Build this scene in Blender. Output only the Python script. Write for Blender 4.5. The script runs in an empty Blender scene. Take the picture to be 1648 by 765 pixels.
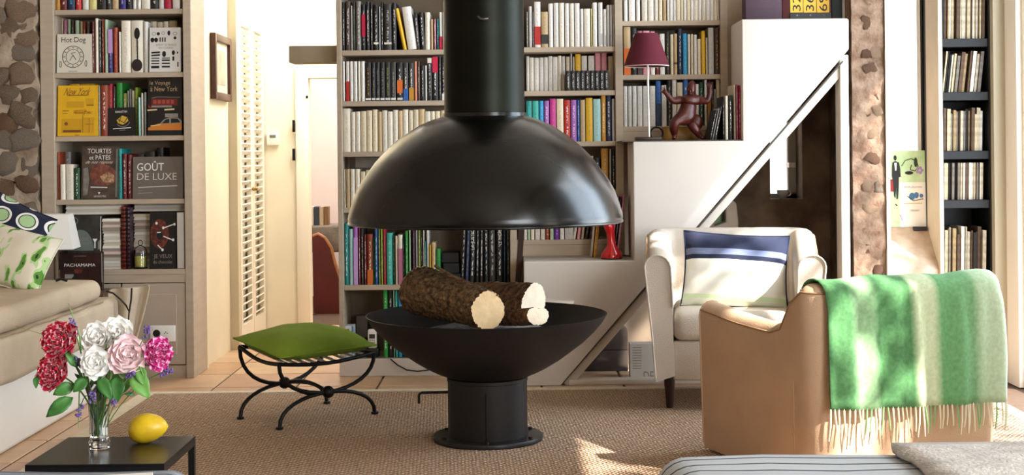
import bpy, bmesh, math, random
from mathutils import Vector, Matrix, noise
random.seed(7)
scene = bpy.context.scene
C = scene.collection
pi = math.pi

# ------------------------------------------------------------------ camera
F, CX, CY, EYE, PHI = 2250.0, 830.0, 245.0, 1.25, math.radians(0.6)
cam = bpy.data.cameras.new('camera')
cam_o = bpy.data.objects.new('camera', cam)
C.objects.link(cam_o)
cam.sensor_width = 36.0
cam.sensor_fit = 'HORIZONTAL'
cam.lens = F / 1648.0 * 36.0
cam.shift_x = (824.0 - CX) / 1648.0
cam.shift_y = (CY - 382.5) / 1648.0
cam.clip_start = 0.05
cam_o.matrix_world = Matrix.Translation((0, 0, EYE)) @ Matrix.Rotation(pi/2, 4, 'X') @ Matrix.Rotation(-PHI, 4, 'Z')
scene.camera = cam_o

# ------------------------------------------------------------------ world, sun, window light, added fill lamps, exposure
world = bpy.data.worlds.new('sky')
scene.world = world
world.use_nodes = True
wb = world.node_tree.nodes['Background']
wb.inputs[0].default_value = (0.93, 0.97, 1.0, 1)
wb.inputs[1].default_value = 2.1

def light(name, kind, loc, direction, energy, color=(1, 1, 1), size=None, size_y=None, angle=None):
    l = bpy.data.lights.new(name, kind)
    l.energy = energy
    l.color = color
    if size:
        l.shape = 'RECTANGLE'; l.size = size; l.size_y = size_y or size
    if angle is not None:
        l.angle = angle
    o = bpy.data.objects.new(name, l)
    o.location = loc
    o.rotation_euler = Vector(direction).to_track_quat('-Z', 'Y').to_euler()
    C.objects.link(o)
    return o

light('sun', 'SUN', (6, 0, 6), (-0.60, 0.46, -0.60), 18.0, (1.0, 0.95, 0.88), angle=0.012)
light('daylight_garden_doors', 'AREA', (2.85, 6.3, 1.95), (-1, 0, 0.0), 135, (0.66, 0.82, 1.0), 1.8, 3.4)
light('daylight_side_windows', 'AREA', (2.9, 0.4, 1.65), (-1, 0.25, 0.0), 360, (0.87, 0.94, 1.0), 3.9, 2.6)  # room fill set at the unseen side windows; the veranda is only an added roof
light('added_hall_fill', 'AREA', (-1.2, 9.2, 2.7), (-0.25, 0, -1), 48, (1.0, 0.98, 0.93), 0.8, 1.2)  # added area lamp brightening the hall; its ceiling is closed, without a skylight
light('added_far_room_fill', 'AREA', (-1.0, 11.4, 2.7), (0, 0, -1), 45, (1.0, 0.96, 0.92), 1.2, 1.2)  # added area lamp under the ceiling to brighten the far room
vs = scene.view_settings
vs.view_transform = 'Standard'
vs.look = 'None'
vs.gamma = 1.0
vs.use_curve_mapping = False
vs.exposure = 0.3

# ------------------------------------------------------------------ pixel helpers (direction only; depth is given)
cP, sP = math.cos(PHI), math.sin(PHI)
def w(px, py, Y):
    a, b = px - CX, py - CY
    u, v = a*cP - b*sP, a*sP + b*cP
    return Vector((u*Y/F, Y, EYE - v*Y/F))
def fl(px, py, Z=0.0):
    a, b = px - CX, py - CY
    v = a*sP + b*cP
    return w(px, py, F*(EYE - Z)/v)
def wx(px, py, X):
    a, b = px - CX, py - CY
    u = a*cP - b*sP
    return w(px, py, F*X/u)

# ------------------------------------------------------------------ materials
def srgb(h):
    if not isinstance(h, str):
        return tuple(h)
    h = h.lstrip('#')
    c = [int(h[i:i+2], 16)/255 for i in (0, 2, 4)]
    return tuple(x/12.92 if x <= 0.04045 else ((x+0.055)/1.055)**2.4 for x in c)
MATS = {}
def N(t, kind, **kw):
    n = t.nodes.new(kind)
    for k, val in kw.items():
        setattr(n, k, val)
    return n
def mat(name, col, rough=0.6, metal=0.0, var=0.0, vscale=8.0, bump=0.0, bscale=60.0, spec=0.5, col2=None, stretch=(1, 1, 1),
        trans=0.0, ior=1.45, emit=None, sheen=0.0, coat=0.0, crough=0.03, detail=4.0):
    if name in MATS:
        return MATS[name]
    m = bpy.data.materials.new(name); m.use_nodes = True
    t = m.node_tree; b = t.nodes['Principled BSDF']; L = t.links
    c = srgb(col)
    b.inputs['Base Color'].default_value = (*c, 1)
    b.inputs['Roughness'].default_value = rough
    b.inputs['Metallic'].default_value = metal
    b.inputs['Specular IOR Level'].default_value = spec
    b.inputs['IOR'].default_value = ior
    if trans: b.inputs['Transmission Weight'].default_value = trans
    if sheen: b.inputs['Sheen Weight'].default_value = sheen
    if coat: b.inputs['Coat Weight'].default_value = coat; b.inputs['Coat Roughness'].default_value = crough
    if var or bump:
        tc = N(t, 'ShaderNodeTexCoord')
        mp = N(t, 'ShaderNodeMapping'); mp.inputs['Scale'].default_value = stretch
        L.new(tc.outputs['Object'], mp.inputs['Vector'])
    if var:
        nz = N(t, 'ShaderNodeTexNoise'); nz.inputs['Scale'].default_value = vscale; nz.inputs['Detail'].default_value = detail
        L.new(mp.outputs[0], nz.inputs['Vector'])
        c2 = srgb(col2) if col2 else tuple(x*(1-var) for x in c)
        mx = N(t, 'ShaderNodeMix', data_type='RGBA')
        rp = N(t, 'ShaderNodeMapRange'); rp.inputs[1].default_value = 0.35; rp.inputs[2].default_value = 0.65
        L.new(nz.outputs['Fac'], rp.inputs[0]); L.new(rp.outputs[0], mx.inputs['Factor'])
        mx.inputs['A'].default_value = (*c, 1); mx.inputs['B'].default_value = (*c2, 1)
        L.new(mx.outputs['Result'], b.inputs['Base Color'])
    if bump:
        nb = N(t, 'ShaderNodeTexNoise'); nb.inputs['Scale'].default_value = bscale; nb.inputs['Detail'].default_value = 3
        L.new(mp.outputs[0], nb.inputs['Vector'])
        bp = N(t, 'ShaderNodeBump'); bp.inputs['Strength'].default_value = bump; bp.inputs['Distance'].default_value = 0.01
        L.new(nb.outputs['Fac'], bp.inputs['Height']); L.new(bp.outputs[0], b.inputs['Normal'])
    MATS[name] = m
    return m

def ramp(t, stops, interp='CONSTANT'):
    r = N(t, 'ShaderNodeValToRGB'); cr = r.color_ramp; cr.interpolation = interp
    while len(cr.elements) < len(stops): cr.elements.new(0.5)
    for e, (p, c) in zip(cr.elements, stops):
        e.position = p; e.color = (*srgb(c), 1)
    return r

def book_mat(col, ink=None):
    """painted book cloth or card with fine illegible print marks along the spine"""
    key = 'book_%s_%s' % (col, ink)
    if key in MATS: return MATS[key]
    m = bpy.data.materials.new(key); m.use_nodes = True
    t = m.node_tree; b = t.nodes['Principled BSDF']; L = t.links
    b.inputs['Roughness'].default_value = 0.5
    c = srgb(COL[col])
    info = N(t, 'ShaderNodeObjectInfo')
    hv = N(t, 'ShaderNodeHueSaturation'); hv.inputs['Color'].default_value = (*c, 1)
    mr = N(t, 'ShaderNodeMapRange'); mr.inputs[3].default_value = 0.82; mr.inputs[4].default_value = 1.08
    L.new(info.outputs['Random'], mr.inputs[0]); L.new(mr.outputs[0], hv.inputs['Value'])
    out = hv.outputs[0]
    if ink:
        tc = N(t, 'ShaderNodeTexCoord'); sp = N(t, 'ShaderNodeSeparateXYZ'); L.new(tc.outputs['Generated'], sp.inputs[0])
        ad = N(t, 'ShaderNodeVectorMath', operation='ADD'); mp = N(t, 'ShaderNodeMapping'); mp.inputs['Scale'].default_value = (3, 0.0, 22)
        L.new(tc.outputs['Generated'], mp.inputs[0])
        cb = N(t, 'ShaderNodeCombineXYZ')
        k = N(t, 'ShaderNodeMath', operation='MULTIPLY'); k.inputs[1].default_value = 50; L.new(info.outputs['Random'], k.inputs[0]); L.new(k.outputs[0], cb.inputs[2])
        L.new(mp.outputs[0], ad.inputs[0]); L.new(cb.outputs[0], ad.inputs[1])
        nz = N(t, 'ShaderNodeTexNoise'); nz.inputs['Scale'].default_value = 1.0; nz.inputs['Detail'].default_value = 2
        L.new(ad.outputs[0], nz.inputs['Vector'])
        def gate(sock, lo, hi):
            a = N(t, 'ShaderNodeMath', operation='GREATER_THAN'); a.inputs[1].default_value = lo; L.new(sock, a.inputs[0])
            d = N(t, 'ShaderNodeMath', operation='LESS_THAN'); d.inputs[1].default_value = hi; L.new(sock, d.inputs[0])
            e = N(t, 'ShaderNodeMath', operation='MULTIPLY'); L.new(a.outputs[0], e.inputs[0]); L.new(d.outputs[0], e.inputs[1])
            return e.outputs[0]
        g1 = gate(sp.outputs['X'], 0.36, 0.64); g2 = gate(sp.outputs['Z'], 0.12, 0.86); g3 = gate(nz.outputs['Fac'], 0.5, 2); g4 = gate(sp.outputs['Y'], -1, 0.03)
        acc = g1
        for g in (g2, g3, g4):
            mm = N(t, 'ShaderNodeMath', operation='MULTIPLY'); L.new(acc, mm.inputs[0]); L.new(g, mm.inputs[1]); acc = mm.outputs[0]
        f = N(t, 'ShaderNodeMath', operation='MULTIPLY'); f.inputs[1].default_value = 0.8 if sum(c) < 1.0 else 0.2; L.new(acc, f.inputs[0])
        mx = N(t, 'ShaderNodeMix', data_type='RGBA'); L.new(f.outputs[0], mx.inputs['Factor'])
        L.new(out, mx.inputs['A']); mx.inputs['B'].default_value = (*srgb(COL[ink]), 1); out = mx.outputs['Result']
    L.new(out, b.inputs['Base Color'])
    MATS[key] = m
    return m

# ------------------------------------------------------------------ mesh helpers
ORG = {}
def props(o, label=None, cat=None, group=None, kind=None):
    if label: o['label'] = label
    if cat: o['category'] = cat
    if group: o['group'] = group
    if kind: o['kind'] = kind
    return o
def thing(name, label, cat, loc=(0, 0, 0), rot=None, group=None, local=False):
    o = bpy.data.objects.new(name, None); C.objects.link(o)
    o.empty_display_size = 0.05
    o.location = loc
    if rot is not None: o.rotation_euler = rot
    ORG[o] = Vector((0, 0, 0)) if (local or rot is not None) else Vector(loc)
    return props(o, label, cat, group)

class MB:
    def __init__(s): s.v = []; s.f = []
    def add(s, vs, fs):
        n = len(s.v); s.v += [Vector(p) for p in vs]; s.f += [[i+n for i in f] for f in fs]; return s
    def box(s, x0, x1, y0, y1, z0, z1):
        return s.add([(x, y, z) for z in (z0, z1) for y in (y0, y1) for x in (x0, x1)],
                     [(0, 2, 3, 1), (4, 5, 7, 6), (0, 1, 5, 4), (2, 6, 7, 3), (0, 4, 6, 2), (1, 3, 7, 5)])
    def obox(s, c, ax, ay, az, hx, hy, hz):
        c = Vector(c); ax, ay, az = Vector(ax).normalized()*hx, Vector(ay).normalized()*hy, Vector(az).normalized()*hz
        return s.add([c+ax*i+ay*j+az*k for k in (-1, 1) for j in (-1, 1) for i in (-1, 1)],
                     [(0, 2, 3, 1), (4, 5, 7, 6), (0, 1, 5, 4), (2, 6, 7, 3), (0, 4, 6, 2), (1, 3, 7, 5)])
    def bar(s, a, b, wd, th, up=(0, 1, 0)):
        a, b = Vector(a), Vector(b); d = b-a; u = Vector(up); q = d.cross(u)
        return s.obox((a+b)/2, d, q, q.cross(d), d.length/2, wd/2, th/2)
    def prismY(s, poly, y0, y1):
        n = len(poly)
        vs = [(x, y0, z) for x, z in poly] + [(x, y1, z) for x, z in poly]
        fs = [list(range(n)), list(range(2*n-1, n-1, -1))] + [(i, i+n, (i+1) % n+n, (i+1) % n) for i in range(n)]
        return s.add(vs, fs)
    def prismZ(s, poly, z0, z1):
        n = len(poly)
        vs = [(x, y, z0) for x, y in poly] + [(x, y, z1) for x, y in poly]
        fs = [list(range(n-1, -1, -1)), list(range(n, 2*n))] + [(i, (i+1) % n, (i+1) % n+n, i+n) for i in range(n)]
        return s.add(vs, fs)
    def tube(s, pts, r, seg=8, closed=False, caps=True):
        P = [Vector(p) for p in pts]; n = len(P)
        R = r if isinstance(r, (list, tuple)) else [r]*n
        T = []
        for i in range(n):
            if closed: d = P[(i+1) % n]-P[i-1]
            else: d = P[min(i+1, n-1)]-P[max(i-1, 0)]
            T.append(d.normalized())
        a = Vector((0, 0, 1)) if abs(T[0].z) < 0.9 else Vector((1, 0, 0))
        nrm = (a - T[0]*a.dot(T[0])).normalized()
        vs = []
        for i in range(n):
            nrm = (nrm - T[i]*nrm.dot(T[i])).normalized(); bi = T[i].cross(nrm)
            vs += [P[i]+(nrm*math.cos(2*pi*k/seg)+bi*math.sin(2*pi*k/seg))*R[i] for k in range(seg)]
        fs = []
        for i in range(n if closed else n-1):
            j = (i+1) % n
            for k in range(seg):
                l = (k+1) % seg
                fs.append((i*seg+k, i*seg+l, j*seg+l, j*seg+k))
        if caps and not closed:
            fs.append(list(range(seg-1, -1, -1))); fs.append([(n-1)*seg+k for k in range(seg)])
        return s.add(vs, fs)
    def lathe(s, prof, c=(0, 0, 0), seg=48, closed=False, cap0=False, cap1=False, rf=None):
        c = Vector(c); vs = []; n = len(prof)
        for r, z in prof:
            for k in range(seg):
                a = 2*pi*k/seg; q = r*(rf(a, z) if rf else 1)
                vs.append(c+Vector((q*math.cos(a), q*math.sin(a), z)))
        fs = []
        for i in range(n if closed else n-1):
            j = (i+1) % n
            for k in range(seg):
                l = (k+1) % seg
                fs.append((i*seg+k, i*seg+l, j*seg+l, j*seg+k))
        if cap0: fs.append(list(range(seg-1, -1, -1)))
        if cap1: fs.append([(n-1)*seg+k for k in range(seg)])
        return s.add(vs, fs)
    def grid(s, rows, cu=False, cv=False):
        n, m = len(rows), len(rows[0]); vs = [p for r in rows for p in r]; fs = []
        for i in range(n if cu else n-1):
            for j in range(m if cv else m-1):
                a, b = (i+1) % n, (j+1) % m
                fs.append((i*m+j, i*m+b, a*m+b, a*m+j))
        return s.add(vs, fs)
    def ball(s, c, r, seg=12, ring=8, sc=(1, 1, 1)):
        rows = []
        c = Vector(c)
        vs = [c+Vector((0, 0, -r*sc[2]))]; fs = []
        for i in range(1, ring):
            t = -pi/2+pi*i/ring
            vs += [c+Vector((r*sc[0]*math.cos(t)*math.cos(2*pi*k/seg), r*sc[1]*math.cos(t)*math.sin(2*pi*k/seg), r*sc[2]*math.sin(t))) for k in range(seg)]
        vs.append(c+Vector((0, 0, r*sc[2]))); top = len(vs)-1
        for k in range(seg):
            l = (k+1) % seg
            fs.append((0, 1+l, 1+k)); fs.append((top, 1+(ring-2)*seg+k, 1+(ring-2)*seg+l))
            for i in range(ring-2):
                fs.append((1+i*seg+k, 1+i*seg+l, 1+(i+1)*seg+l, 1+(i+1)*seg+k))
        return s.add(vs, fs)
    def poly(s, pts): return s.add(pts, [list(range(len(pts)))])
    def build(s, name, m, parent=None, smooth=0, bevel=0, sub=0, loc=None, solid=0, fix=True, seg=2):
        if parent is not None: org = ORG[parent]
        elif loc is not None: org = Vector(loc)
        else:
            xs = [p.x for p in s.v]; ys = [p.y for p in s.v]; zs = [p.z for p in s.v]
            org = Vector(((min(xs)+max(xs))/2, (min(ys)+max(ys))/2, min(zs)))
        me = bpy.data.meshes.new(name)
        me.from_pydata([p-org for p in s.v], [], s.f)
        if fix or smooth:
            bm = bmesh.new(); bm.from_mesh(me)
            if fix: bmesh.ops.recalc_face_normals(bm, faces=bm.faces)
            if smooth:
                lim = math.radians(smooth)
                for f in bm.faces: f.smooth = True
                for e in bm.edges:
                    if len(e.link_faces) == 2 and e.calc_face_angle(0) > lim: e.smooth = False
            bm.to_mesh(me); bm.free()
        o = bpy.data.objects.new(name, me); C.objects.link(o)
        me.materials.append(m)
        if parent is not None: o.parent = parent; ORG[o] = ORG[parent]
        else: o.location = org; ORG[o] = org
        if bevel:
            b = o.modifiers.new('bevel', 'BEVEL'); b.width = bevel; b.segments = seg; b.limit_method = 'ANGLE'; b.angle_limit = 0.7
            if seg > 1:
                for p in me.polygons: p.use_smooth = True
                b.harden_normals = False
        if solid:
            q = o.modifiers.new('solid', 'SOLIDIFY'); q.thickness = solid; q.offset = 0
        if sub:
            q = o.modifiers.new('sub', 'SUBSURF'); q.levels = sub; q.render_levels = sub
        return o
def struct(o): o['kind'] = 'structure'; return o
def box(name, m, x0, x1, y0, y1, z0, z1, parent=None, bevel=0, **k):
    return MB().box(x0, x1, y0, y1, z0, z1).build(name, m, parent, bevel=bevel, **k)

TXT = {}
def text_mesh(s):
    if s not in TXT:
        cu = bpy.data.curves.new('txt', 'FONT'); cu.body = s; cu.resolution_u = 3
        o = bpy.data.objects.new('txt', cu); C.objects.link(o)
        dg = bpy.context.evaluated_depsgraph_get()
        me = bpy.data.meshes.new_from_object(o.evaluated_get(dg))
        bpy.data.objects.remove(o)
        v = [(p.co.x, p.co.y) for p in me.vertices]; f = [list(p.vertices) for p in me.polygons]
        x0, x1 = min(a for a, _ in v), max(a for a, _ in v); y0, y1 = min(b for _, b in v), max(b for _, b in v)
        TXT[s] = ([((a-x0)/(x1-x0), (b-y0)/(y1-y0)) for a, b in v], f)
        bpy.data.meshes.remove(me)
    return TXT[s]
def text(s, m, parent, o, ex, ey, shear=0.0, name='lettering', mb=None):
    """fit the text into the parallelogram with corner o and edges ex (reading direction) and ey (up)"""
    v, f = text_mesh(s); o, ex, ey = Vector(o), Vector(ex), Vector(ey)
    q = MB(); q.add([o+ex*(a*(1-shear)+shear*b)+ey*b for a, b in v], f)
    return q.build(name, m, parent, fix=False)

def pillow(wd, ht, th, n=14, pinch=0.06, p=0.42):
    """a stuffed square cushion in its own local frame: x width, z height (centre at 0), y thickness"""
    mb = MB()
    for sgn in (-1, 1):
        rows = []
        for i in range(n+1):
            r = []
            for j in range(n+1):
                u, v = -1+2*i/n, -1+2*j/n
                t = ((1-u*u)*(1-v*v))**p
                x = u*wd/2*(1-pinch*(1-v*v)); z = v*ht/2*(1-pinch*(1-u*u))
                wr = 0.012*noise.noise(Vector((u*2.1+wd*9, v*2.1, sgn*3.0)))
                r.append(Vector((x, sgn*(th/2*t) + wr*t, z)))
            rows.append(r)
        mb.grid(rows if sgn < 0 else [list(reversed(r)) for r in rows])
    bm = bmesh.new()
    me = bpy.data.meshes.new('t'); me.from_pydata(mb.v, [], mb.f); bm.from_mesh(me)
    bmesh.ops.remove_doubles(bm, verts=bm.verts, dist=0.0008); bm.to_mesh(me); bm.free()
    q = MB(); q.add([v.co.copy() for v in me.vertices], [list(p.vertices) for p in me.polygons]); bpy.data.meshes.remove(me)
    edge = []
    for i in range(4*n):
        k, j = divmod(i, n); s_ = -1+2*j/n
        u, v = [(s_, -1), (1, s_), (-s_, 1), (-1, -s_)][k]
        edge.append(Vector((u*wd/2*(1-pinch*(1-v*v)), 0, v*ht/2*(1-pinch*(1-u*u)))))
    return q, edge
# ------------------------------------------------------------------ shared materials
M_white = mat('white_plaster', '#efe9de', 0.85, var=0.06, vscale=3, bump=0.12, bscale=25)
M_cream = mat('cream_paint', '#f4ecd6', 0.7, var=0.04, vscale=4, bump=0.05, bscale=30)
M_shelf = mat('greige_painted_wood', '#b9a791', 0.6, var=0.10, vscale=5, bump=0.05, bscale=40, stretch=(1, 1, 6))
M_back = mat('greige_back_panel', '#8a7865', 0.75, var=0.12, vscale=4)
M_stairw = mat('stair_plaster', '#d8cfc5', 0.8, var=0.05, vscale=2.5, bump=0.08, bscale=18)
M_mortar = mat('lime_mortar', '#b7a48f', 0.95, var=0.5, vscale=9, col2='#8d7964', bump=0.7, bscale=40)
M_mortar2 = mat('pinkish_mortar', '#8f7763', 0.95, var=0.5, vscale=14, col2='#6a4f3e', bump=0.7, bscale=45)
M_stones = [mat('stone_%d' % i, c, 0.95, var=0.5, vscale=18, col2=c2, bump=0.9, bscale=50) for i, (c, c2) in enumerate(
    [('#9b8570', '#6e5947'), ('#8a6a50', '#a38a72'), ('#a5907a', '#7b6a58'), ('#7f7062', '#9d8b78'), ('#95745a', '#6f5038'), ('#6b4a35', '#4a3325'), ('#7d5c44', '#553d2d')])]
M_tiles = [mat('terracotta_tile_%d' % i, c, 0.35, var=0.16, vscale=5, bump=0.05, bscale=20) for i, c in enumerate(['#cfa984', '#c9a07a', '#d6b490', '#c2977a'])]
M_grout = mat('grout', '#5a4536', 0.9, var=0.2, vscale=20)
M_black_iron = mat('black_iron', '#16130f', 0.45, metal=0.6, bump=0.1, bscale=80)
M_pink = mat('pale_pink_paint', '#efe0d8', 0.85, var=0.03)
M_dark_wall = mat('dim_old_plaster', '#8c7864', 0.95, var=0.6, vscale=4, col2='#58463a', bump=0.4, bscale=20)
M_whitewood = mat('white_lacquered_wood', '#f6f0e2', 0.45)

# ------------------------------------------------------------------ floor with tiles
floor = struct(box('floor', M_grout, -3.1, 2.75, -2.0, 12.5, -0.1, -0.006))
tile_me = []
for m in M_tiles:
    o = box('floor_tile', m, -0.2145, 0.2145, -0.2195, 0.2195, -0.02, 0.0, loc=(0, 0, 0), bevel=0.004, seg=1)
    tile_me.append(o)
tx0, ty0 = -0.755, 7.52
first = set()
for i in range(-5, 8):
    for j in range(-9, 6):
        x, y = tx0 + 0.44*i + 0.22, ty0 + 0.45*j + 0.225
        if j < -2 and not -2.3 < x < -1.7: continue
        if x > 2.4 or x < -2.95: continue
        k = random.randrange(4)
        o = tile_me[k]
        if k in first:
            o = o.copy(); C.objects.link(o)
        first.add(k)
        o.parent = floor
        o.location = Vector((x, y, 0.0)) - ORG[floor]

# ------------------------------------------------------------------ room shell
ceil = struct(box('ceiling', mat('ceiling_limewash', '#bdb2a3', 0.9, var=0.1, vscale=2), -3.1, 2.75, -2.0, 8.2, 3.9, 4.0))
ceil2 = struct(box('ceiling', M_white, -3.1, 1.0, 8.2, 12.5, 2.75, 2.85))
struct(box('wall_left', M_mortar, -3.25, -3.1, -2.0, 8.2, 0, 3.9))
wr = MB()
WIN = ((-1.6, 2.4, 0.3, 3.0), (3.4, 4.34, 0.0, 2.5), (4.62, 5.22, 0.85, 1.7), (5.36, 7.25, 0.0, 3.7))  # unseen openings, shaped to steer the sun patches and the hood highlight
yy = -2.0
for (y0, y1, z0, z1) in WIN:
    wr.box(2.6, 2.75, yy, y0, 0, 3.9); wr.box(2.6, 2.75, y0, y1, z1, 3.9)
    if z0 > 0: wr.box(2.6, 2.75, y0, y1, 0, z0)
    yy = y1
wr.box(2.6, 2.75, yy, 7.46, 0, 3.9)
struct(wr.build('wall_right', M_white))
wb_ = MB(); wb_.box(-3.1, 2.75, -2.15, -2.0, 0, 3.9)
struct(wb_.build('wall_rear', M_mortar))
# garden door frames in the right wall (daylight side)
for n, (y0, y1, z0, z1) in enumerate(WIN):
    t = bpy.data.objects.new('window_%d' % (n+1), None); C.objects.link(t); t.location = (2.67, y0, z0); ORG[t] = Vector(t.location); struct(t)
    f = MB(); f.box(2.63, 2.69, y0, y0+0.05, z0, z1); f.box(2.63, 2.69, y1-0.05, y1, z0, z1); f.box(2.63, 2.69, y0+0.05, y1-0.05, z1-0.05, z1); f.box(2.63, 2.69, y0+0.05, y1-0.05, z0, z0+0.05)
    f.build('window_frame', M_whitewood, t)
    if n != 2:
        box('glazing_bar', M_whitewood, 2.645, 2.675, y0+0.05, y1-0.05, 1.1, 1.13, t)
    if n in (0, 3):
        ym = (y0+y1)/2; box('glazing_bar', M_whitewood, 2.645, 2.675, ym-0.03, ym+0.03, 0.05, z1-0.05, t)
struct(box('added_sun_eave', M_white, 2.75, 4.1, 4.9, 7.8, 3.75, 3.85))  # unseen eave added to keep the high sun off the stair face
struct(box('wall_above_bookcases', M_white, -3.1, 2.6, 7.9, 8.19, 2.692, 3.9))
struct(box('added_sun_roof', M_white, 2.75, 5.7, -2.0, 2.2, 3.1, 3.2))  # unseen roof added to block the sun at the side windows
# garden tree that dapples the sun
tr = thing('garden_tree', 'leafy garden tree standing outside the tall garden doors', 'tree', (5.2, 2.9, -0.12))
MB().tube([(5.2, 2.9, -0.12), (5.15, 2.95, 1.4), (5.0, 3.1, 2.6), (4.85, 3.3, 3.6)], [0.14, 0.12, 0.09, 0.05], 10).build('trunk', mat('tree_bark', '#5b4a3a', 0.9, var=0.3), tr, smooth=60)
rt = random.Random(21); q = MB()
for k in range(100):
    cc = Vector((4.85+rt.gauss(0, 0.65), 3.45+rt.gauss(0, 0.85), 3.85+rt.gauss(0, 0.55)))
    if cc.x < 3.6 and k < 70: continue
    if k >= 70: cc = Vector((5.45+rt.gauss(0, 0.3), 4.75+rt.gauss(0, 0.32), 4.45+rt.gauss(0, 0.45)))  # extra unseen crown clump added to keep sun off the stone pier
    for j in range(16):
        p = cc+Vector((rt.gauss(0, 0.13), rt.gauss(0, 0.13), rt.gauss(0, 0.11))); d1 = Vector((rt.uniform(-1, 1), rt.uniform(-1, 1), rt.uniform(-1, 1))).normalized(); d2 = d1.orthogonal().normalized()
        q.poly([p-d1*0.07, p+d2*0.035, p+d1*0.07, p-d2*0.035])
o = q.build('foliage', mat('tree_leaf', '#4f7a35', 0.7, var=0.3), tr, fix=False); o['kind'] = 'stuff'
terr = struct(box('terrace', mat('pale_gravel', '#d8cdb8', 0.95, var=0.2, vscale=10), 2.75, 9, -3, 12, -0.25, -0.12))

# hall beside the bookcase
YH = 9.94
struct(box('wall_hall_left', M_cream, -1.99, -1.84, 8.2, 9.0, 0, 2.75))
struct(box('wall_hall_closet', M_cream, -1.99, -1.86, 9.0, YH+0.1, 0, 2.75))
hb = MB(); hb.box(-1.99, -1.47, YH, YH+0.1, 0, 2.75); hb.box(-1.47, -0.70, YH, YH+0.1, 1.79, 2.75); hb.box(-0.70, 0.6, YH, YH+0.1, 0, 2.75)
struct(hb.build('wall_hall_end', M_cream))
struct(box('wall_hall_right', M_cream, -0.60, -0.50, 8.25, YH, 0, 2.75))
fr = MB(); fr.box(-2.2, 0.6, 12.3, 12.4, 0, 2.75); fr.box(-2.3, -2.2, YH+0.1, 12.4, 0, 2.75); fr.box(0.6, 0.7, YH, 12.4, 0, 2.75)
struct(fr.build('wall_far_room', M_pink))
struct(box('trim_1', mat('door_jamb_paint', '#d8cdb4', 0.6, var=0.05), -1.86, -1.785, 8.965, 9.04, 0, 3.9))
# beam beside the bookcase
a, b = w(467, 75, 7.95), w(545, 101, 7.95)
struct(box('trim_2', mat('beam_paint', '#a4937a', 0.7, var=0.1), a.x, -1.0, 7.9, 8.08, b.z, a.z, bevel=0.004))

# louvred closet doors, on the hall's left side
def louvre_door(n, y0, y1):
    t = bpy.data.objects.new('door_%d' % n, None); C.objects.link(t); t.location = (-1.80, y0, 0); ORG[t] = Vector(t.location); struct(t)
    f = MB()
    f.box(-1.815, -1.785, y0, y0+0.06, 0.01, 2.2); f.box(-1.815, -1.785, y1-0.06, y1, 0.01, 2.2)
    f.box(-1.815, -1.785, y0+0.06, y1-0.06, 0.01, 0.14); f.box(-1.815, -1.785, y0+0.06, y1-0.06, 2.1, 2.2)
    f.build('door_frame', M_whitewood, t)
    proto = None
    z = 0.165
    while z < 2.09:
        if proto is None:
            q = MB(); q.obox((-1.80, (y0+y1)/2, z), (1, 0, 0.75), (0, 1, 0), (-0.75, 0, 1), 0.019, (y1-y0)/2-0.058, 0.004)
            proto = q.build('slat', M_whitewood, t); zp = z
        else:
            o = proto.copy(); C.objects.link(o); o.location = (0, 0, z-zp)
        z += 0.05
    q = MB(); q.box(-1.86, -1.83, y0+0.05, y1-0.05, 0.1, 2.15); q.build('back_board', M_whitewood, t)
    q = MB(); q.ball((-1.772, y1-0.03 if n == 1 else y0+0.03, 1.02), 0.014); q.build('knob', mat('brass', '#a98b4f', 0.35, metal=0.8), t, smooth=60)
louvre_door(1, 9.05, 9.48)
louvre_door(2, 9.49, 9.92)

# doorway of the hall: white architrave, open door edge, hinges
dt = bpy.data.objects.new('door_3', None); C.objects.link(dt); dt.location = (-1.5, YH, 0); ORG[dt] = Vector(dt.location); struct(dt)
q = MB(); q.box(-1.56, -1.47, YH-0.025, YH, 0, 1.87); q.box(-1.47, -0.70, YH-0.025, YH, 1.79, 1.87)
q.build('architrave', M_whitewood, dt, bevel=0.004)
box('door_leaf', M_whitewood, -2.15, -1.48, YH+0.105, YH+0.14, 0.01, 1.78, dt)
for py in (203, 249):
    p = w(473, py, YH-0.03)
    q = MB(); q.box(p.x-0.009, p.x+0.009, p.y-0.012, p.y, p.z-0.042, p.z+0.042); q.tube([(p.x+0.004, p.y-0.016, p.z-0.04), (p.x+0.004, p.y-0.016, p.z+0.04)], 0.007)
    q.build('hinge', M_black_iron, dt)
p = w(494, 156, YH-0.03); q = MB(); q.ball((p.x, p.y, p.z), 0.01, 8, 6); q.build('latch', M_black_iron, dt)

# antique settee in the far room
t = thing('settee', 'dark red antique settee with curved gilded frame seen through the hall doorway', 'settee', (-1.25, 10.95, 0))
Ys = 11.0
P = [w(506, 520, Ys), w(503, 382, Ys), w(512, 378, Ys), w(522, 384, Ys), w(532, 400, Ys), w(538, 425, Ys), w(548, 455, Ys), w(575, 462, Ys), w(575, 520, Ys)]
MB().prismY([(p.x, p.z) for p in P], Ys-0.02, Ys+0.05).build('back_panel', mat('oxblood_leather', '#5a1a12', 0.45, var=0.3, vscale=4), t)
MB().tube(P[1:8], 0.02, 8).build('back_frame', mat('gilded_wood', '#a06a3c', 0.4, var=0.3, vscale=20), t, smooth=60)
a, b = w(499, 515, Ys), w(600, 530, Ys)
box('seat', mat('faded_rose_fabric', '#b48a7e', 0.9, var=0.2), a.x, b.x, Ys-0.5, Ys-0.02, b.z-0.02, a.z, t, bevel=0.02)
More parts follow.
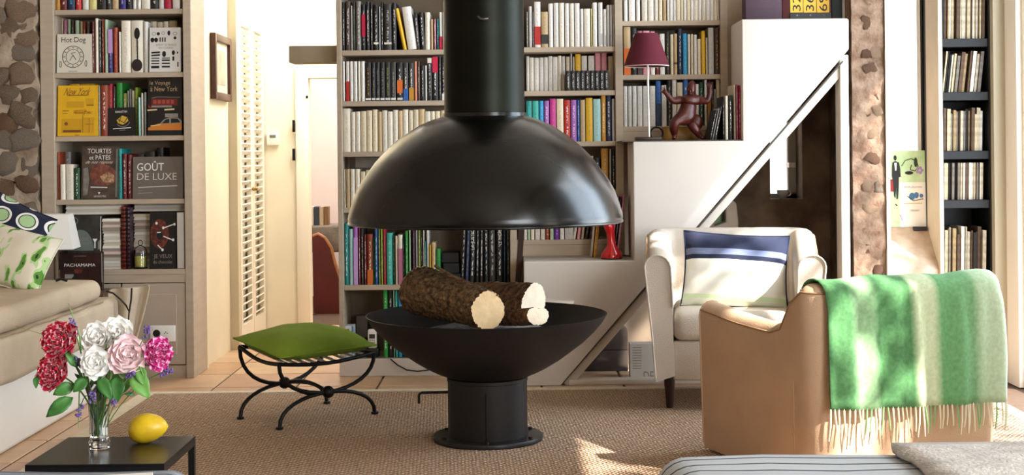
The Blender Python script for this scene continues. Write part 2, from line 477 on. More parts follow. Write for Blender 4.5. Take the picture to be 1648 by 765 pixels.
for xx in (a.x+0.04, b.x-0.04):
    MB().tube([(xx, Ys-0.45, 0), (xx, Ys-0.45, b.z-0.02)], 0.02).build('leg', mat('oxblood_leather', '#5a1a12'), t)
    MB().tube([(xx, Ys-0.05, 0), (xx, Ys-0.05, b.z-0.02)], 0.02).build('leg', mat('oxblood_leather', '#5a1a12'), t)
# sideboard with grey cloth and small books further back
t = thing('side_table', 'grey cloth covered table behind the red settee', 'table', (-1.2, 11.6, 0))
a, b = w(499, 362, 11.6), w(590, 362, 11.6)
box('cloth_top', mat('grey_cloth', '#8d8478', 0.95, var=0.35, vscale=12, bump=0.4), a.x-0.1, b.x, 11.45, 11.85, a.z-0.22, a.z, t, bevel=0.02)
for xx in (a.x-0.05, b.x-0.05):
    box('leg', mat('grey_cloth', '#8d8478'), xx-0.02, xx+0.02, 11.6, 11.64, 0, a.z-0.22, t)
for k, (x0, x1, c) in enumerate(((502, 507, '#e8dfd0'), (508, 516, '#3c4650'), (517, 523, '#c9b79c'), (524, 531, '#8a6a4a'))):
    p0, p1 = w(x0, 362, 11.6), w(x1, 332, 11.6)
    o = box('book', mat('far_book_%d' % k, c), p0.x, p1.x, 11.5, 11.6, p0.z, p1.z, bevel=0.002, seg=1)
    props(o, '%s book on the grey cloth table in the far room' % ['cream', 'slate blue', 'tan', 'brown'][k], 'book', 'books on the far room table')

# thermostat on the hall end wall
a, b = w(430, 213, YH), w(450, 234, YH)
t = thing('thermostat', 'small white square thermostat on the hall wall', 'thermostat', ((a.x+b.x)/2, YH, b.z))
box('housing', mat('white_plastic', '#f1eee6', 0.4), a.x, b.x, YH-0.03, YH, b.z, a.z, t, bevel=0.006)
box('display', mat('lcd_grey', '#6b6f60', 0.3), a.x+0.022, b.x-0.022, YH-0.033, YH-0.028, a.z-0.04, a.z-0.02, t)

# framed picture on the hall's left wall
y0, y1 = 8.44, 8.92
zt, zb = 1.25+193*8.42/F+0.02, 1.25+83*8.42/F+0.03
t = thing('framed_picture', 'small dark wood framed picture hanging on the white hall wall', 'picture', (-1.84, (y0+y1)/2, zb))
fw = 0.045
q = MB(); q.box(-1.84, -1.805, y0, y0+fw, zb, zt); q.box(-1.84, -1.805, y1-fw, y1, zb, zt); q.box(-1.84, -1.805, y0+fw, y1-fw, zb, zb+fw); q.box(-1.84, -1.805, y0+fw, y1-fw, zt-fw, zt)
q.build('frame', mat('walnut_frame', '#5a3526', 0.4, var=0.3, vscale=20), t, bevel=0.004)
box('mount', mat('picture_mount', '#cfcdbd', 0.6), -1.84, -1.825, y0+fw, y1-fw, zb+fw, zt-fw, t)
box('print', mat('faded_print', '#b9b3a0', 0.5, var=0.35, vscale=9, col2='#8e927f'), -1.826, -1.823, y0+fw+0.07, y1-fw-0.07, zb+fw+0.05, zt-fw-0.05, t)

# ------------------------------------------------------------------ stone walls
def stone_proto(k):
    bm = bmesh.new(); bmesh.ops.create_icosphere(bm, subdivisions=2, radius=1.0)
    for v in bm.verts:
        d = 1+0.55*noise.noise(v.co*1.4+Vector((k*7.1, 0, 0)))+0.22*noise.noise(v.co*3.1+Vector((0, k*3.3, 0)))
        v.co = v.co*d
        for ax in (0, 2):
            v.co[ax] = max(-0.86, min(0.86, v.co[ax]))
    for f in bm.faces: f.smooth = True
    me = bpy.data.meshes.new('stone'); bm.to_mesh(me); bm.free(); me.materials.append(M_stones[0]); return me
STONES = [stone_proto(k) for k in range(7)]
def stone_wall(name, m, x0, x1, y, z0, z1, size, deep, edge=0.0, gap=0.86, mats=M_stones[:5], prot=0.022):
    nx, nz = max(4, int((x1-x0)/0.03)), int((z1-z0)/0.03)
    rows = []
    for i in range(nz+1):
        r = []
        for j in range(nx+1):
            x, z = x0+(x1-x0)*j/nx, z0+(z1-z0)*i/nz
            d = 0.018*noise.noise(Vector((x*9, z*9, 3)))+0.008*noise.noise(Vector((x*30, z*30, 1)))
            if j == nx: x += edge*(noise.noise(Vector((0, z*7, 2)))+0.5*noise.noise(Vector((0, z*19, 5))))
            r.append(Vector((x, y+d, z)))
        rows.append(r)
    q = MB(); q.grid(rows); q.box(x0, x1-edge, y+0.03, y+deep, z0, z1)
    last = [r[-1] for r in rows]
    q.grid([[p, Vector((p.x, y+0.2, p.z))] for p in last])
    wl = struct(q.build(name, m, smooth=50))
    z = z0+size*0.4
    while z < z1:
        x = x0+size*random.uniform(0.2, 0.5); hrow = size*random.uniform(0.75, 1.15)
        while x < x1-size*0.1:
            wd = size*random.uniform(0.7, 1.4)
            o = bpy.data.objects.new('stone', random.choice(STONES)); C.objects.link(o); o.parent = wl
            xx = min(x+wd*0.4, x1-wd*0.42)
            o.location = Vector((xx, y+0.008, z+random.uniform(-0.2, 0.2)*hrow)) - ORG[wl]
            o.scale = (wd*0.5*gap, prot*random.uniform(0.7, 1.3), hrow*0.5*gap)
            o.rotation_euler = (0, random.uniform(-0.5, 0.5), 0)
            o.material_slots[0].link = 'OBJECT'; o.material_slots[0].material = random.choice(mats)
            x += wd*1.02
        z += hrow*1.02
    return wl
xe = w(62, 240, 7.86).x
stone_wall('wall_back', M_mortar, -3.1, xe, 7.84, 0, 3.9, 0.13, 0.3, edge=0.03, gap=1.18, prot=0.02)
px0, px1 = w(1372, 240, 7.46).x, w(1424, 240, 7.46).x
stone_wall('wall_pier', M_mortar2, px0, px1, 7.46, 0, 3.9, 0.115, 0.3, gap=0.70, prot=0.014, mats=[M_stones[1], M_stones[5], M_stones[6], M_stones[3]])
M_trim = mat('beige_trim', '#cbbba6', 0.7, var=0.08)
xa, xb = w(1425, 240, 7.46).x, w(1431, 240, 7.46).x
struct(box('trim_3', M_trim, xa, xb, 7.445, 7.72, 0, 3.9))
# niche with a bright window
xc, xd = w(1516, 240, 7.46).x, 2.53
YN = 7.67
struct(box('trim_4', M_trim, xc-0.02, xc, 7.44, YN, 0, 3.9))
zs = w(1465, 366, YN).z; zf = 0.60
q = MB(); q.prismY([(0, 0), (1, 0), (1, 1), (0, 1)], 0, 1); q = MB()
q.add([(xb, 7.46, 0), (xc-0.02, 7.46, 0), (xc-0.02, 7.46, zf), (xb, 7.46, zf), (xb, 8.0, 0), (xc-0.02, 8.0, 0), (xc-0.02, YN, zs), (xb, YN, zs), (xc-0.02, 8.0, zs), (xb, 8.0, zs)],
      [(0, 1, 2, 3), (3, 2, 6, 7), (7, 6, 8, 9), (4, 9, 8, 5), (0, 3, 7, 9, 4), (1, 5, 8, 6, 2)])
struct(q.build('wall_niche_sill', mat('sill_plaster', '#c9b29b', 0.9, var=0.3, vscale=7, col2='#a98f78', bump=0.3)))
t = bpy.data.objects.new('window_5', None); C.objects.link(t); t.location = (xb, YN+0.1, zs); ORG[t] = Vector(t.location); struct(t)
q = MB(); q.box(xb, xb+0.012, YN+0.1, YN+0.15, zs, 2.6); q.box(xc-0.026, xc-0.02, YN+0.1, YN+0.15, zs, 2.6); q.box(xb, xc-0.02, YN+0.1, YN+0.15, zs, zs+0.04)
q.build('window_frame', M_whitewood, t)
box('pane', mat('window_glass', '#ffffff', 0.0, trans=1.0, ior=1.02, spec=0.1), xb+0.012, xc-0.026, YN+0.12, YN+0.124, zs+0.04, 2.6, t)
# wall behind the black rack and its beige post
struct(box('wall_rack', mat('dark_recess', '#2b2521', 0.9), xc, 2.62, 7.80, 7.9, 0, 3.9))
struct(box('trim_5', mat('sage_beige_post', '#b9b09a', 0.6), w(1598, 240, 7.44).x, 2.6, 7.42, 7.8, 0, 3.9))
# dim space under the stairs
YU = 8.7
u0, u1 = w(1239, 240, YU).x, w(1291, 240, YU).x; zl = w(1265, 321, YU).z
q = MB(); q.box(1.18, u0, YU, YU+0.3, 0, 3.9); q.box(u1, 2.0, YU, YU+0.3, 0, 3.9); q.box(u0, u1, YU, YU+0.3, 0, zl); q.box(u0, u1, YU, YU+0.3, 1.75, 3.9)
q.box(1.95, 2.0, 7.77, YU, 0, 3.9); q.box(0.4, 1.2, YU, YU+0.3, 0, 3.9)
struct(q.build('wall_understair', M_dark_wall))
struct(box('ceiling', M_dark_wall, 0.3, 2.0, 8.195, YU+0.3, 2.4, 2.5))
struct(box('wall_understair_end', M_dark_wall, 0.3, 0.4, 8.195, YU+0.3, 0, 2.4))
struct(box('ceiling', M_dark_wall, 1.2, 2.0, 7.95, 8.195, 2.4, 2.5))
t = bpy.data.objects.new('window_6', None); C.objects.link(t); t.location = (u0, YU+0.2, zl); ORG[t] = Vector(t.location); struct(t)
q = MB(); q.box(u0, u0+0.03, YU+0.2, YU+0.25, zl, 1.75); q.box(u1-0.05, u1, YU+0.2, YU+0.25, zl, 1.75); q.box(u0, u1, YU+0.2, YU+0.25, zl, zl+0.03)
q.build('window_frame', mat('grey_frame', '#b9b3a6', 0.6), t)
box('pane', mat('frosted_glass', '#f2f6fa', 0.25, trans=1.0, ior=1.1), u0+0.03, u1-0.05, YU+0.21, YU+0.22, zl+0.03, 1.75, t)
a = w(1279, 266, YU)
q = MB(); q.box(a.x-0.02, a.x+0.02, YU+0.08, YU+0.19, a.z-0.015, a.z+0.015); q.build('handle', M_whitewood, t)
# ------------------------------------------------------------------ stepped stair side
YS = 7.46
def fz(py, px=1000, Y=YS): return w(px, py, Y).z
sx = [w(x, 330, YS).x for x in (842, 1020, 1197, 1369)]
sz1, sz2, sz3 = fz(421, 930), fz(227.5, 1110), fz(31, 1285)
st = thing('stair_side', 'white plastered stepped stair side with diagonal underside beside the hearth', 'staircase', (sx[1], YS, 0))
dA, dB = w(1372, 79, YS), w(905, 616, YS)
poly = [(sx[0], 0), (dB.x-0.01, 0), (sx[3], dA.z), (sx[3], sz3), (sx[2], sz3), (sx[2], sz2), (sx[1], sz2), (sx[1], sz1), (sx[0], sz1)]
MB().prismY(poly, YS, 7.848).build('body', M_stairw, st, bevel=0.006, seg=2)
M_tread = mat('dark_edge', '#4a3f36', 0.7)
box('tread', M_tread, sx[1]-0.06, sx[2]-0.002, YS+0.01, 7.848, sz2, sz2+0.006, st)
box('tread', mat('grey_ledge', '#a79c8e', 0.8, var=0.15), sx[0]+0.005, sx[1]-0.002, YS+0.03, 7.848, sz1, sz1+0.004, st)
box('tread', M_stairw, sx[2]+0.005, sx[3]-0.005, YS+0.02, 7.848, sz3, sz3+0.004, st)
# framing boards of the opening under the stair
d = (dA-dB).normalized(); nrm = Vector((d.z, 0, -d.x))
q = MB(); dE = dB.lerp(dA, 0.965); c0, c1 = dB+nrm*0.03+Vector((0, 0.045, 0)), dE+nrm*0.03+Vector((0, 0.045, 0)); q.bar(c0, c1, 0.042, 0.05, (0, 1, 0)); q.build('diagonal_board', mat('frame_board', '#d5cbbd', 0.7, var=0.06), st, bevel=0.003)
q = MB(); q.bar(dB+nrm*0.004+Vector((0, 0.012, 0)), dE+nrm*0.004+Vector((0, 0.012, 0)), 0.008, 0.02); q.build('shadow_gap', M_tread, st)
a, b = w(1355, 400, YS).x, w(1369, 400, YS).x
box('post', mat('frame_board', '#d5cbbd'), a, b, YS+0.005, YS+0.12, 0, dA.z-0.03, st, bevel=0.004)
a, b = w(915, 615, YS), w(1360, 606, YS)
box('threshold', M_stairw, a.x, b.x, YS+0.01, YS+0.10, 0, 0.028, st, bevel=0.004)

# ------------------------------------------------------------------ bookcases
YB, YD = 7.85, 8.19       # front and back of the bookcases
def case_shelf(parent, x0, x1, z, th=0.028, yf=YB+0.012, m=M_shelf):
    return box('shelf', m, x0, x1, yf, YD-0.015, z-th, z, parent, bevel=0.002, seg=1)
def xz(px, py, Y=YB): p = w(px, py, Y); return p.x, p.z
# left bookcase
lb = thing('bookcase', 'greige built-in bookcase of cookery books beside the rough stone wall', 'bookcase', (w(190, 600, YB).x, YB, 0))
lx0, lx1, lx2, lx3 = w(66, 240, YB).x, w(88, 240, YB).x, w(296, 240, YB).x, w(309, 240, YB).x
LZ = [w(190, y, YB+0.012).z for y in (15, 117, 219, 321, 434)]
box('side_panel', M_shelf, lx0, lx1, YB, YD, 0, 2.69, lb, bevel=0.003, seg=1)
box('side_panel', M_shelf, lx2, lx3, YB, YD, 0, 2.69, lb, bevel=0.003, seg=1)
box('back_panel', M_back, lx1, lx2, YD-0.015, YD, 0.0, 2.69, lb)
for z in LZ[:4]: case_shelf(lb, lx1, lx2, z)
case_shelf(lb, lx1, lx2, LZ[4], 0.03, YB)
case_shelf(lb, lx1, lx2, LZ[0]+0.34)
box('header', M_shelf, lx1, lx2, YB, YB+0.03, 2.55, 2.69, lb)
box('fascia', M_shelf, lx1, lx2, YB+0.004, YB+0.03, LZ[4]-0.075, LZ[4]-0.03, lb)
xm = (lx1+lx2)/2
for k, (a, b) in enumerate(((lx1, xm), (xm, lx2))):
    dr = box('door', mat('greige_door', '#b5a592', 0.6, var=0.05), a+0.004, b-0.004, YB+0.006, YB+0.028, 0.075, LZ[4]-0.08, lb, bevel=0.003, seg=1)
    box('panel', mat('greige_door', '#b5a592'), a+0.05, b-0.05, YB+0.001, YB+0.006, 0.13, LZ[4]-0.14, dr, bevel=0.003, seg=1)
box('plinth', M_shelf, lx1, lx2, YB+0.012, YB+0.03, 0, 0.07, lb)
# the wall end behind the bookcase
struct(box('wall_hall_end_pier', M_cream, lx0, lx3-0.005, YD, YD+0.06, 0, 2.69))

# central bookcase in three bays
cb = thing('bookcase', 'wide greige built-in bookcase of novels behind the hanging hood', 'bookcase', (w(770, 600, YB).x, YB, 0))
cx0, cx1 = w(543, 240, YB).x, w(551, 240, YB).x
m0, m1 = w(821, 400, YB).x, w(832, 400, YB).x
r0, r1 = w(990.5, 150, YB).x, w(1003, 150, YB).x
e0, e1 = w(1160, 100, YB).x, w(1172, 100, YB).x
C1Z = [w(632, y, YB+0.012).z for y in (80.5, 162.5, 244, 334, 459)]
C2Z = [w(919, y, YB+0.012).z for y in (75.5, 146, 228, 306, 386)]
C3Z = [w(1082, y, YB+0.012).z for y in (33, 120, 203)]
box('side_panel', M_shelf, cx0, cx1, YB, YD, 0, 2.69, cb, bevel=0.003, seg=1)
box('divider', M_shelf, m0, m1, YB, YD, 0, 2.69, cb, bevel=0.003, seg=1)
box('divider', M_shelf, r0, r1, YB, YD, sz1, 2.69, cb, bevel=0.003, seg=1)
box('side_panel', M_shelf, e0, e1, YB, YD, sz2-0.1, 2.69, cb, bevel=0.003, seg=1)
box('back_panel', M_back, cx1, e0, YD-0.015, YD, 0, 2.69, cb)
for z in C1Z: case_shelf(cb, cx1, m0, z)
case_shelf(cb, cx1, m0, C1Z[0]+0.36)
for z in C2Z: case_shelf(cb, m1, r0, z)
case_shelf(cb, m1, r0, C2Z[0]+0.36)
for z in C3Z: case_shelf(cb, r1, e0, z)
case_shelf(cb, r1, e0, C3Z[0]+0.36)
zp = w(640, 577, YB).z
box('plinth', M_stairw, cx0, m0, YB-0.01, YB+0.03, 0, zp, cb, bevel=0.003, seg=1)
case_shelf(cb, cx1, m0, zp, 0.03, YB)
box('fascia', M_shelf, m1, r0, YB+0.016, YB+0.04, sz1, C2Z[4]-0.005, cb)
box('fascia', M_shelf, r1, e0, YB+0.016, YB+0.04, sz2, C3Z[2]-0.005, cb)
box('fascia', M_shelf, e1, sx[2]+0.03, YB+0.02, YB+0.06, sz2, 2.69, cb)
box('fascia', M_shelf, sx[2]+0.03, sx[3], YB+0.02, YB+0.06, sz3-0.03, 2.69, cb)

# ------------------------------------------------------------------ books
COL = dict(black='#191614', charcoal='#35302d', brown='#4a3328', white='#ece7df', cream='#e6d7b8', ivory='#efe6d3', tan='#cdb083', grey='#8f8a84', palegrey='#c9c5bf',
           red='#c22a22', crimson='#c3163f', darkred='#6b1a1a', rust='#9c3f1e', orange='#e2702a', yellow='#eab722', gold='#c28a2c', paleyellow='#e8dc8e', limegreen='#9bb83a',
           green='#2f9a3e', darkgreen='#1f4a2c', teal='#1d8f8a', turquoise='#3fb7a6', paleaqua='#a5cfcb', skyblue='#2f9fd4', blue='#2a5fa8', navy='#1b2a4a', indigo='#33287c',
           purple='#6a2f9a', violet='#a765b8', lilac='#c79bd0', magenta='#d63a96', pink='#e79aa6', rose='#b06a80', palegreen='#b9cfae', olive='#8f9a45', salmon='#dd8a70', plum='#4b2440')
NICE = dict(palegrey='pale grey', darkred='dark red', paleyellow='pale yellow', limegreen='lime green', darkgreen='dark green', paleaqua='pale aqua', skyblue='sky blue', palegreen='pale green')
def unit_cover():
    q = MB(); t = 0.09
    n = 6; out = []; inn = []
    out.append((-0.5, 1.0)); inn.append((-0.5+t, 1.0))
    for k in range(n+1):
        a = -1+2*k/n
        out.append((0.5*a, 0.035*a*a)); inn.append(((0.5-t)*a, 0.035*a*a*0.8+0.03))
    out.append((0.5, 1.0)); inn.append((0.5-t, 1.0))
    m = len(out)
    for z in (0.0, 1.0): q.v += [Vector((x, y, z)) for x, y in out]+[Vector((x, y, z)) for x, y in inn]
    B = 2*m
    for k in range(m-1):
        q.f += [[k, k+1, B+k+1, B+k], [m+k, B+m+k, B+m+k+1, m+k+1], [k, m+k, m+k+1, k+1], [B+k, B+k+1, B+m+k+1, B+m+k]]
    q.f += [[0, B, B+m, m], [m-1, 2*m-1, B+2*m-1, B+m-1]]
    me = bpy.data.meshes.new('book'); me.from_pydata(q.v, [], q.f); me.materials.append(None); me.update()
    bm = bmesh.new(); bm.from_mesh(me); bmesh.ops.recalc_face_normals(bm, faces=bm.faces); bm.to_mesh(me); bm.free()
    return me
def unit_box(name, x0, x1, y0, y1, z0, z1, m=None):
    q = MB().box(x0, x1, y0, y1, z0, z1); me = bpy.data.meshes.new(name); me.from_pydata(q.v, [], q.f); me.materials.append(m); return me
ME_COVER = unit_cover()
ME_PAGES = unit_box('pages', -0.41, 0.41, 0.035, 0.97, 0.012, 0.985, mat('page_paper', '#e2d6bd', 0.9))
ME_BAND = unit_box('band', -0.505, 0.505, -0.006, 0.05, 0.0, 1.0)
M_cols = lambda c: book_mat(c)
def setm(o, m): o.material_slots[0].link = 'OBJECT'; o.material_slots[0].material = m
SEEN = {}
def book(x0, x1, h, Y, z, col, place, group, ink=None, lean=0.0, bands=(), depth=0.15, kind='book', note='', zrow=None, cat='book', tsize=True):
    """spine-out book; x0,x1 in metres; z base; lean in degrees (positive leans to +x at the top)"""
    o = bpy.data.objects.new(kind.replace(' ', '_'), ME_COVER); C.objects.link(o)
    wd = x1-x0; g = 0.0008
    a = math.radians(lean)
    lift = abs(math.sin(a))*(wd/2-g)
    o.location = ((x0+x1)/2 - math.sin(a)*h*0.5, Y, z+lift+0.0004)
    o.scale = (wd-2*g, depth, h)
    o.rotation_euler = (0, a, 0)
    setm(o, book_mat(col, ink))
    p = bpy.data.objects.new('pages', ME_PAGES); C.objects.link(p); p.parent = o
    for (b0, b1, bc) in bands:
        b = bpy.data.objects.new('spine_band', ME_BAND); C.objects.link(b); b.parent = o
        b.location = (0, 0, b0); b.scale = (1, 1, b1-b0); setm(b, book_mat(bc))
        b['label'] = '%s band' % NICE.get(bc, bc)
    size = ''
    if tsize: size = 'thin ' if wd < 0.0185 else ('thick ' if wd > 0.036 else '')
    tall = 'tall ' if (zrow and h > zrow*1.12) else ('short ' if (zrow and h < zrow*0.86) else '')
    bn = ''
    if bands and not note:
        b0, b1, bc = bands[0]
        bn = ' with %s %s' % (NICE.get(bc, bc), 'foot' if b0 < 0.1 and b1 < 0.7 else ('head' if b1 > 0.9 else 'band'))
    elif ink and not note and ink != 'charcoal': bn = ' with %s lettering' % NICE.get(ink, ink)
    ln = 'leaning ' if abs(lean) > 2 else ''
    props(o, '%s%s%s%s %s%s %s' % (ln, size, tall, NICE.get(col, col), kind, (' '+note if note else bn), place), cat, group)
    return o
def row(spec, ybot, Y, z, place, group, kind='book', depth=0.15, skew=0.0):
    """spec: 'x0-x1:top:colour[:ink][:flags]' separated by spaces; flags Lnn lean, B b0 b1 colour"""
    items = []
    for s in spec.split():
        f = s.split(':'); x0, x1 = (float(q) for q in f[0].split('-')); items.append((x0, x1, float(f[1]), f[2], f[3:]))
    hs = sorted((ybot-t)*Y/F for _, _, t, _, _ in items); med = hs[len(hs)//2]
    last = None; made = []
    for x0, x1, top, col, rest in items:
        ink = None; lean = 0; bands = []; note = ''
        for r in rest:
            if r in COL: ink = r
            elif r.startswith('L'): lean = float(r[1:])
            elif r.startswith('B'):
                q = r[1:].split(','); bands.append((float(q[0]), float(q[1]), q[2]))
            elif r.startswith('"'): note = r[1:].replace('_', ' ')
        if ink is None:
            ink = 'charcoal' if col in ('white', 'cream', 'ivory', 'tan', 'palegrey', 'paleyellow', 'palegreen', 'paleaqua') else 'white'
        ym = (ybot+top)/2
        X0, X1 = w(x0, ym, Y).x, w(x1, ym, Y).x
        if Y > YB:
            for b0, b1 in ((lx1, lx2), (cx1, m0), (m1, r0), (r1, e0)):
                if b0 < (X0+X1)/2 < b1: X0, X1 = max(X0, b0+0.001), min(X1, b1-0.001)
        if last is not None and not lean and X0 < last: X0 = last
        made.append((book(X0, X1, (ybot-top)*Y/F, Y, z, col, place, group, ink, lean, bands, depth, kind, note, med), col))
        if not lean: last = X1
    # look-alikes are told apart by a differently coloured neighbour where they have one
    labs = {}
    for k, (o, cl) in enumerate(made): labs.setdefault(o['label'], []).append(k)
    for lab, ks in labs.items():
        if len(ks) < 2: continue
        cand = {}
        for k in ks:
            for j in (k-1, k+1):
                if 0 <= j < len(made) and made[j][1] != made[k][1]: cand.setdefault(made[j][1], []).append(k)
        done = set()
        for cl, who in cand.items():
            who = [k for k in who if k not in done]
            if len(set(who)) == 1 and sum(1 for _, q in made if q == cl) == 1 and len(lab.split())+4 <= 16:
                o = made[who[0]][0]; done.add(who[0]); h_, t_ = lab.split(' '+place)[0], place
                o['label'] = '%s beside the %s one %s' % (h_, NICE.get(cl, cl), t_)
def autorow(x0, x1, n, top, col_choices, jitter=2.0, wj=0.25):
    r = random.Random(int(x0*7+top)); ws = [1+r.uniform(-wj, wj) for _ in range(n)]; s = sum(ws); out = []; x = x0
    for k in range(n):
        d = ws[k]/s*(x1-x0); out.append('%.1f-%.1f:%.1f:%s' % (x, x+d-0.4, top+r.uniform(-jitter, jitter), r.choice(col_choices))); x += d
    return ' '.join(out)

YK = YB+0.035   # spine plane
# left bookcase rows
row('84-96:-60:gold:brown 97-107:-58:darkred 108-120:-62:navy:skyblue 121-130:-58:red 132-142:-57:white 143-155:-60:paleyellow 156-170:-58:black:tan 171-179:-62:charcoal 180-190:-58:tan 192-202:-60:indigo 203-212:-60:black 213-219:-58:white 220-226:-58:white 227-241:-60:ivory 242-254:-58:black 255-263:-60:palegrey 264-275:-60:crimson:black 277-289:-60:white:green',
    15, YK, LZ[0], 'on the shelf above the frankfurter cookbook', 'cookery books on the highest shelf', depth=0.2)
P1 = 'on the frankfurter cookbook shelf'
row('94-101:27:cream 102-108:29:rose 109-113:28:palegreen 115-119:29:brown 121-127:30:palegreen 129-133:32:tan 134-138:32:rust 140-145:32:grey', 117, YB+0.15, LZ[1], 'standing behind the frankfurter cookbook', 'books behind the frankfurter cookbook', depth=0.16)
row('148-152:34:darkred 153-158:29:ivory 159-163:32:charcoal 164-167:30:rust 168-173:31:palegreen 174-181:46:indigo:lilac:B0.45,0.99,lilac 182-189:44:rust:orange 191-194:51:white', 117, YK, LZ[1], P1, 'books on the second shelf', depth=0.2)
row('195-210:33:ivory 211-230:33:ivory:"with_black_spoon 231-238:35:white', 117, YK, LZ[1], P1, 'books on the second shelf', depth=0.2)
row('242-252:33:cream 253-262:34:cream 263-271:33:cream 272-285:32:tan', 117, YB+0.15, LZ[1], 'standing behind the kitchen tools cookbook', 'books behind the kitchen tools cookbook', depth=0.16)
P2 = 'on the yellow city guide shelf'
row('92-101:127:palegrey 112-128:134:yellow 129-152:134:yellow', 219, YB+0.15, LZ[2], 'standing behind the yellow city guide', 'books behind the yellow guide', depth=0.16)
row('158-161:138:grey 162-173:137:rust', 219, YK, LZ[2], P2, 'books on the third shelf', depth=0.2)
row('174-181:135:crimson 182-186:139:brown 187-197:133:green:darkgreen 198-204:150:olive 205-207:146:palegrey 208-211:143:grey:blue 212-216:146:cream 217-222:141:limegreen', 219, YB+0.10, LZ[2], P2, 'books on the third shelf', depth=0.2)
row('222-226:157:paleaqua 227-230:150:ivory 232-235:149:grey', 219, YK, LZ[2], P2, 'books on the third shelf', depth=0.2)
P3 = 'on the shelf with the pie cookbook'
row('91-96:244:rust:darkgreen', 321, YK, LZ[3], P3, 'books on the fourth shelf', depth=0.2)
row('97-103:245:brown 104-114:245:grey', 321, YB+0.14, LZ[3], P3, 'books on the fourth shelf', depth=0.17)
row('97-105:264:ivory:"small_near_its_end 106-118:264:ivory 119-128:270:darkgreen', 321, YB+0.02, LZ[3], P3, 'books on the fourth shelf', depth=0.11)
row('190-196:240:teal:charcoal 197-204:248:darkred 205-212:250:darkred:white', 321, YK, LZ[3], P3, 'books on the fourth shelf', depth=0.2)
row('214-232:250:brown 233-249:246:charcoal 252-263:240:black', 321, YB+0.16, LZ[3], 'standing behind the grey landscape cookbook', 'books behind the grey cookbook', depth=0.16)
# central bookcase, bay nearest the doorway
PA = 'on the top shelf nearest the doorway'
row('549-555:2:black:white 556-564:1:brown 565-567:8:white 568-572:2:charcoal:olive 573-581:1:grey 582-588:6:black:B0.3,0.78,crimson 589-595:2:black:white 596-600:3:charcoal 601-609:8:black:white:B0.14,0.18,ivory 610-612:10:white 613-617:3:black 618-630:6:charcoal:palegrey:B0.13,0.17,ivory 631-638:4:black',
    80.5, YK, C1Z[0], PA, 'books on the top shelf by the doorway', depth=0.2)
row('642-648:12.5:yellow:orange:L-11 651.5-666:11:white:grey:L-8', 80.5, YK, C1Z[0], PA, 'books on the top shelf by the doorway', depth=0.2)
row('668-674:20:black:white:L-4 675.5-683:20:black:white:L-3', 80.5, YK, C1Z[0], PA, 'books on the top shelf by the doorway', depth=0.2)
row('684-692:20:ivory 693-697:31:tan 698-702:31:rose 703-706:31:teal 707-711:20:white:B0.0,0.35,crimson 712-716:20:white', 80.5, YK, C1Z[0], PA, 'books on the top shelf by the doorway', depth=0.2)
PB = 'on the second shelf nearest the doorway'
row('549-555:98:white 557-562:98:white:B0.0,0.5,red 563-568:98:white 569-575:98:white 576-580:98:ivory 581-587:98:white 588-597:100:black:gold:B0.03,0.08,white 598-604:100:black:grey:B0.03,0.08,white 605-611:100:black:grey:B0.03,0.08,white 612-619:100:black:grey:B0.03,0.08,white 620-628:100:black:olive:B0.03,0.08,white 629-637:100:charcoal:grey:B0.03,0.08,white 639-648:100:black:B0.2,0.54,orange:B0.03,0.08,white 649-657:101:charcoal:B0.0,0.32,blue 658-666:101:charcoal:B0.0,0.34,gold 667-671:99:salmon 672-676:99:brown:cream 677-683:106:black:white 684-687:106:white 688-695:94:black:white:B0.88,1.0,ivory 696-705:92:black:white:B0.64,1.0,crimson 706-710:91:charcoal:palegreen 711-716:93:black:B0.0,0.16,white',
    162.5, YK, C1Z[1], PB, 'paperbacks on the second shelf by the doorway', 'paperback', depth=0.12)
PC = 'in the cream row nearest the doorway'
row('549-564:174:ivory '+autorow(565, 716, 18, 178, ['cream', 'ivory', 'tan', 'cream', 'ivory']), 244, YK, C1Z[2], PC, 'cream novels by the doorway', 'paperback', depth=0.13)
row('551-556:272:cream 557-563:272:tan 564-571:272:ivory 572-579:272:ivory 580-588:276:cream 589-597:274:ivory 598-606:276:tan', 334, YK, C1Z[3], 'on the shelf below the cream row', 'novels half hidden by the hood', 'paperback', depth=0.13)
o = box('storage_box', mat('grey_card', '#6f6760', 0.8, var=0.25, vscale=15), w(571, 260, YK).x, w(612, 260, YK).x, YB+0.05, YB+0.18, C1Z[3]+0.224, C1Z[3]+0.285, bevel=0.002, seg=1)
props(o, 'flat grey card box lying on top of novels under the cream row', 'box')
PE = 'on the shelf behind the logs'
row('552-561:360:teal:white 562-568:369:paleaqua:teal 569-576:366:violet:lilac:B0.0,0.82,lilac 577-580:367:darkred 581-585:369:charcoal:cream 586-590:378:darkred 591-600:378:rust:cream:"with_orange_foot:B0.0,0.3,orange 601-602:383:green 603-608:366:blue:white 609-612:366:olive 613-616:367:limegreen 617-621:369:crimson:green 622-632:376:turquoise:palegreen 633-635:379:darkgreen 636-640:381:cream 641-648:379:ivory:B0.0,0.72,rose 649-651:384:black 652-657:373:green:palegreen 658-661:362:palegreen 664-668:363:plum:grey 669-672:370:palegrey 673-677:366:olive:cream 678-680:372:charcoal 681-683:366:ivory 684-686:390:teal 687-690:363:white 691-694:396:yellow 695-701:392:tan 702-709:403:green:darkgreen',
    459, YK, C1Z[4], PE, 'large books behind the logs', depth=0.2)
row('787-797:352:charcoal:palegrey 799-809:350:black:"with_big_white_title 810-814:352:navy:teal 815-821:352:black:grey', 459, YK, C1Z[4], PE, 'large books behind the logs', depth=0.2)
row('743-749:352:black:white:L3 750-756:352:navy:grey:L2.6 757-765:351:black:"with_tall_white_title:L2.2 766-771.5:352:black:white:L1.5 772.5-778:352:black:white:L1 779-786:352:black:white', 459, YK, C1Z[4], PE, 'large books behind the logs', depth=0.2)
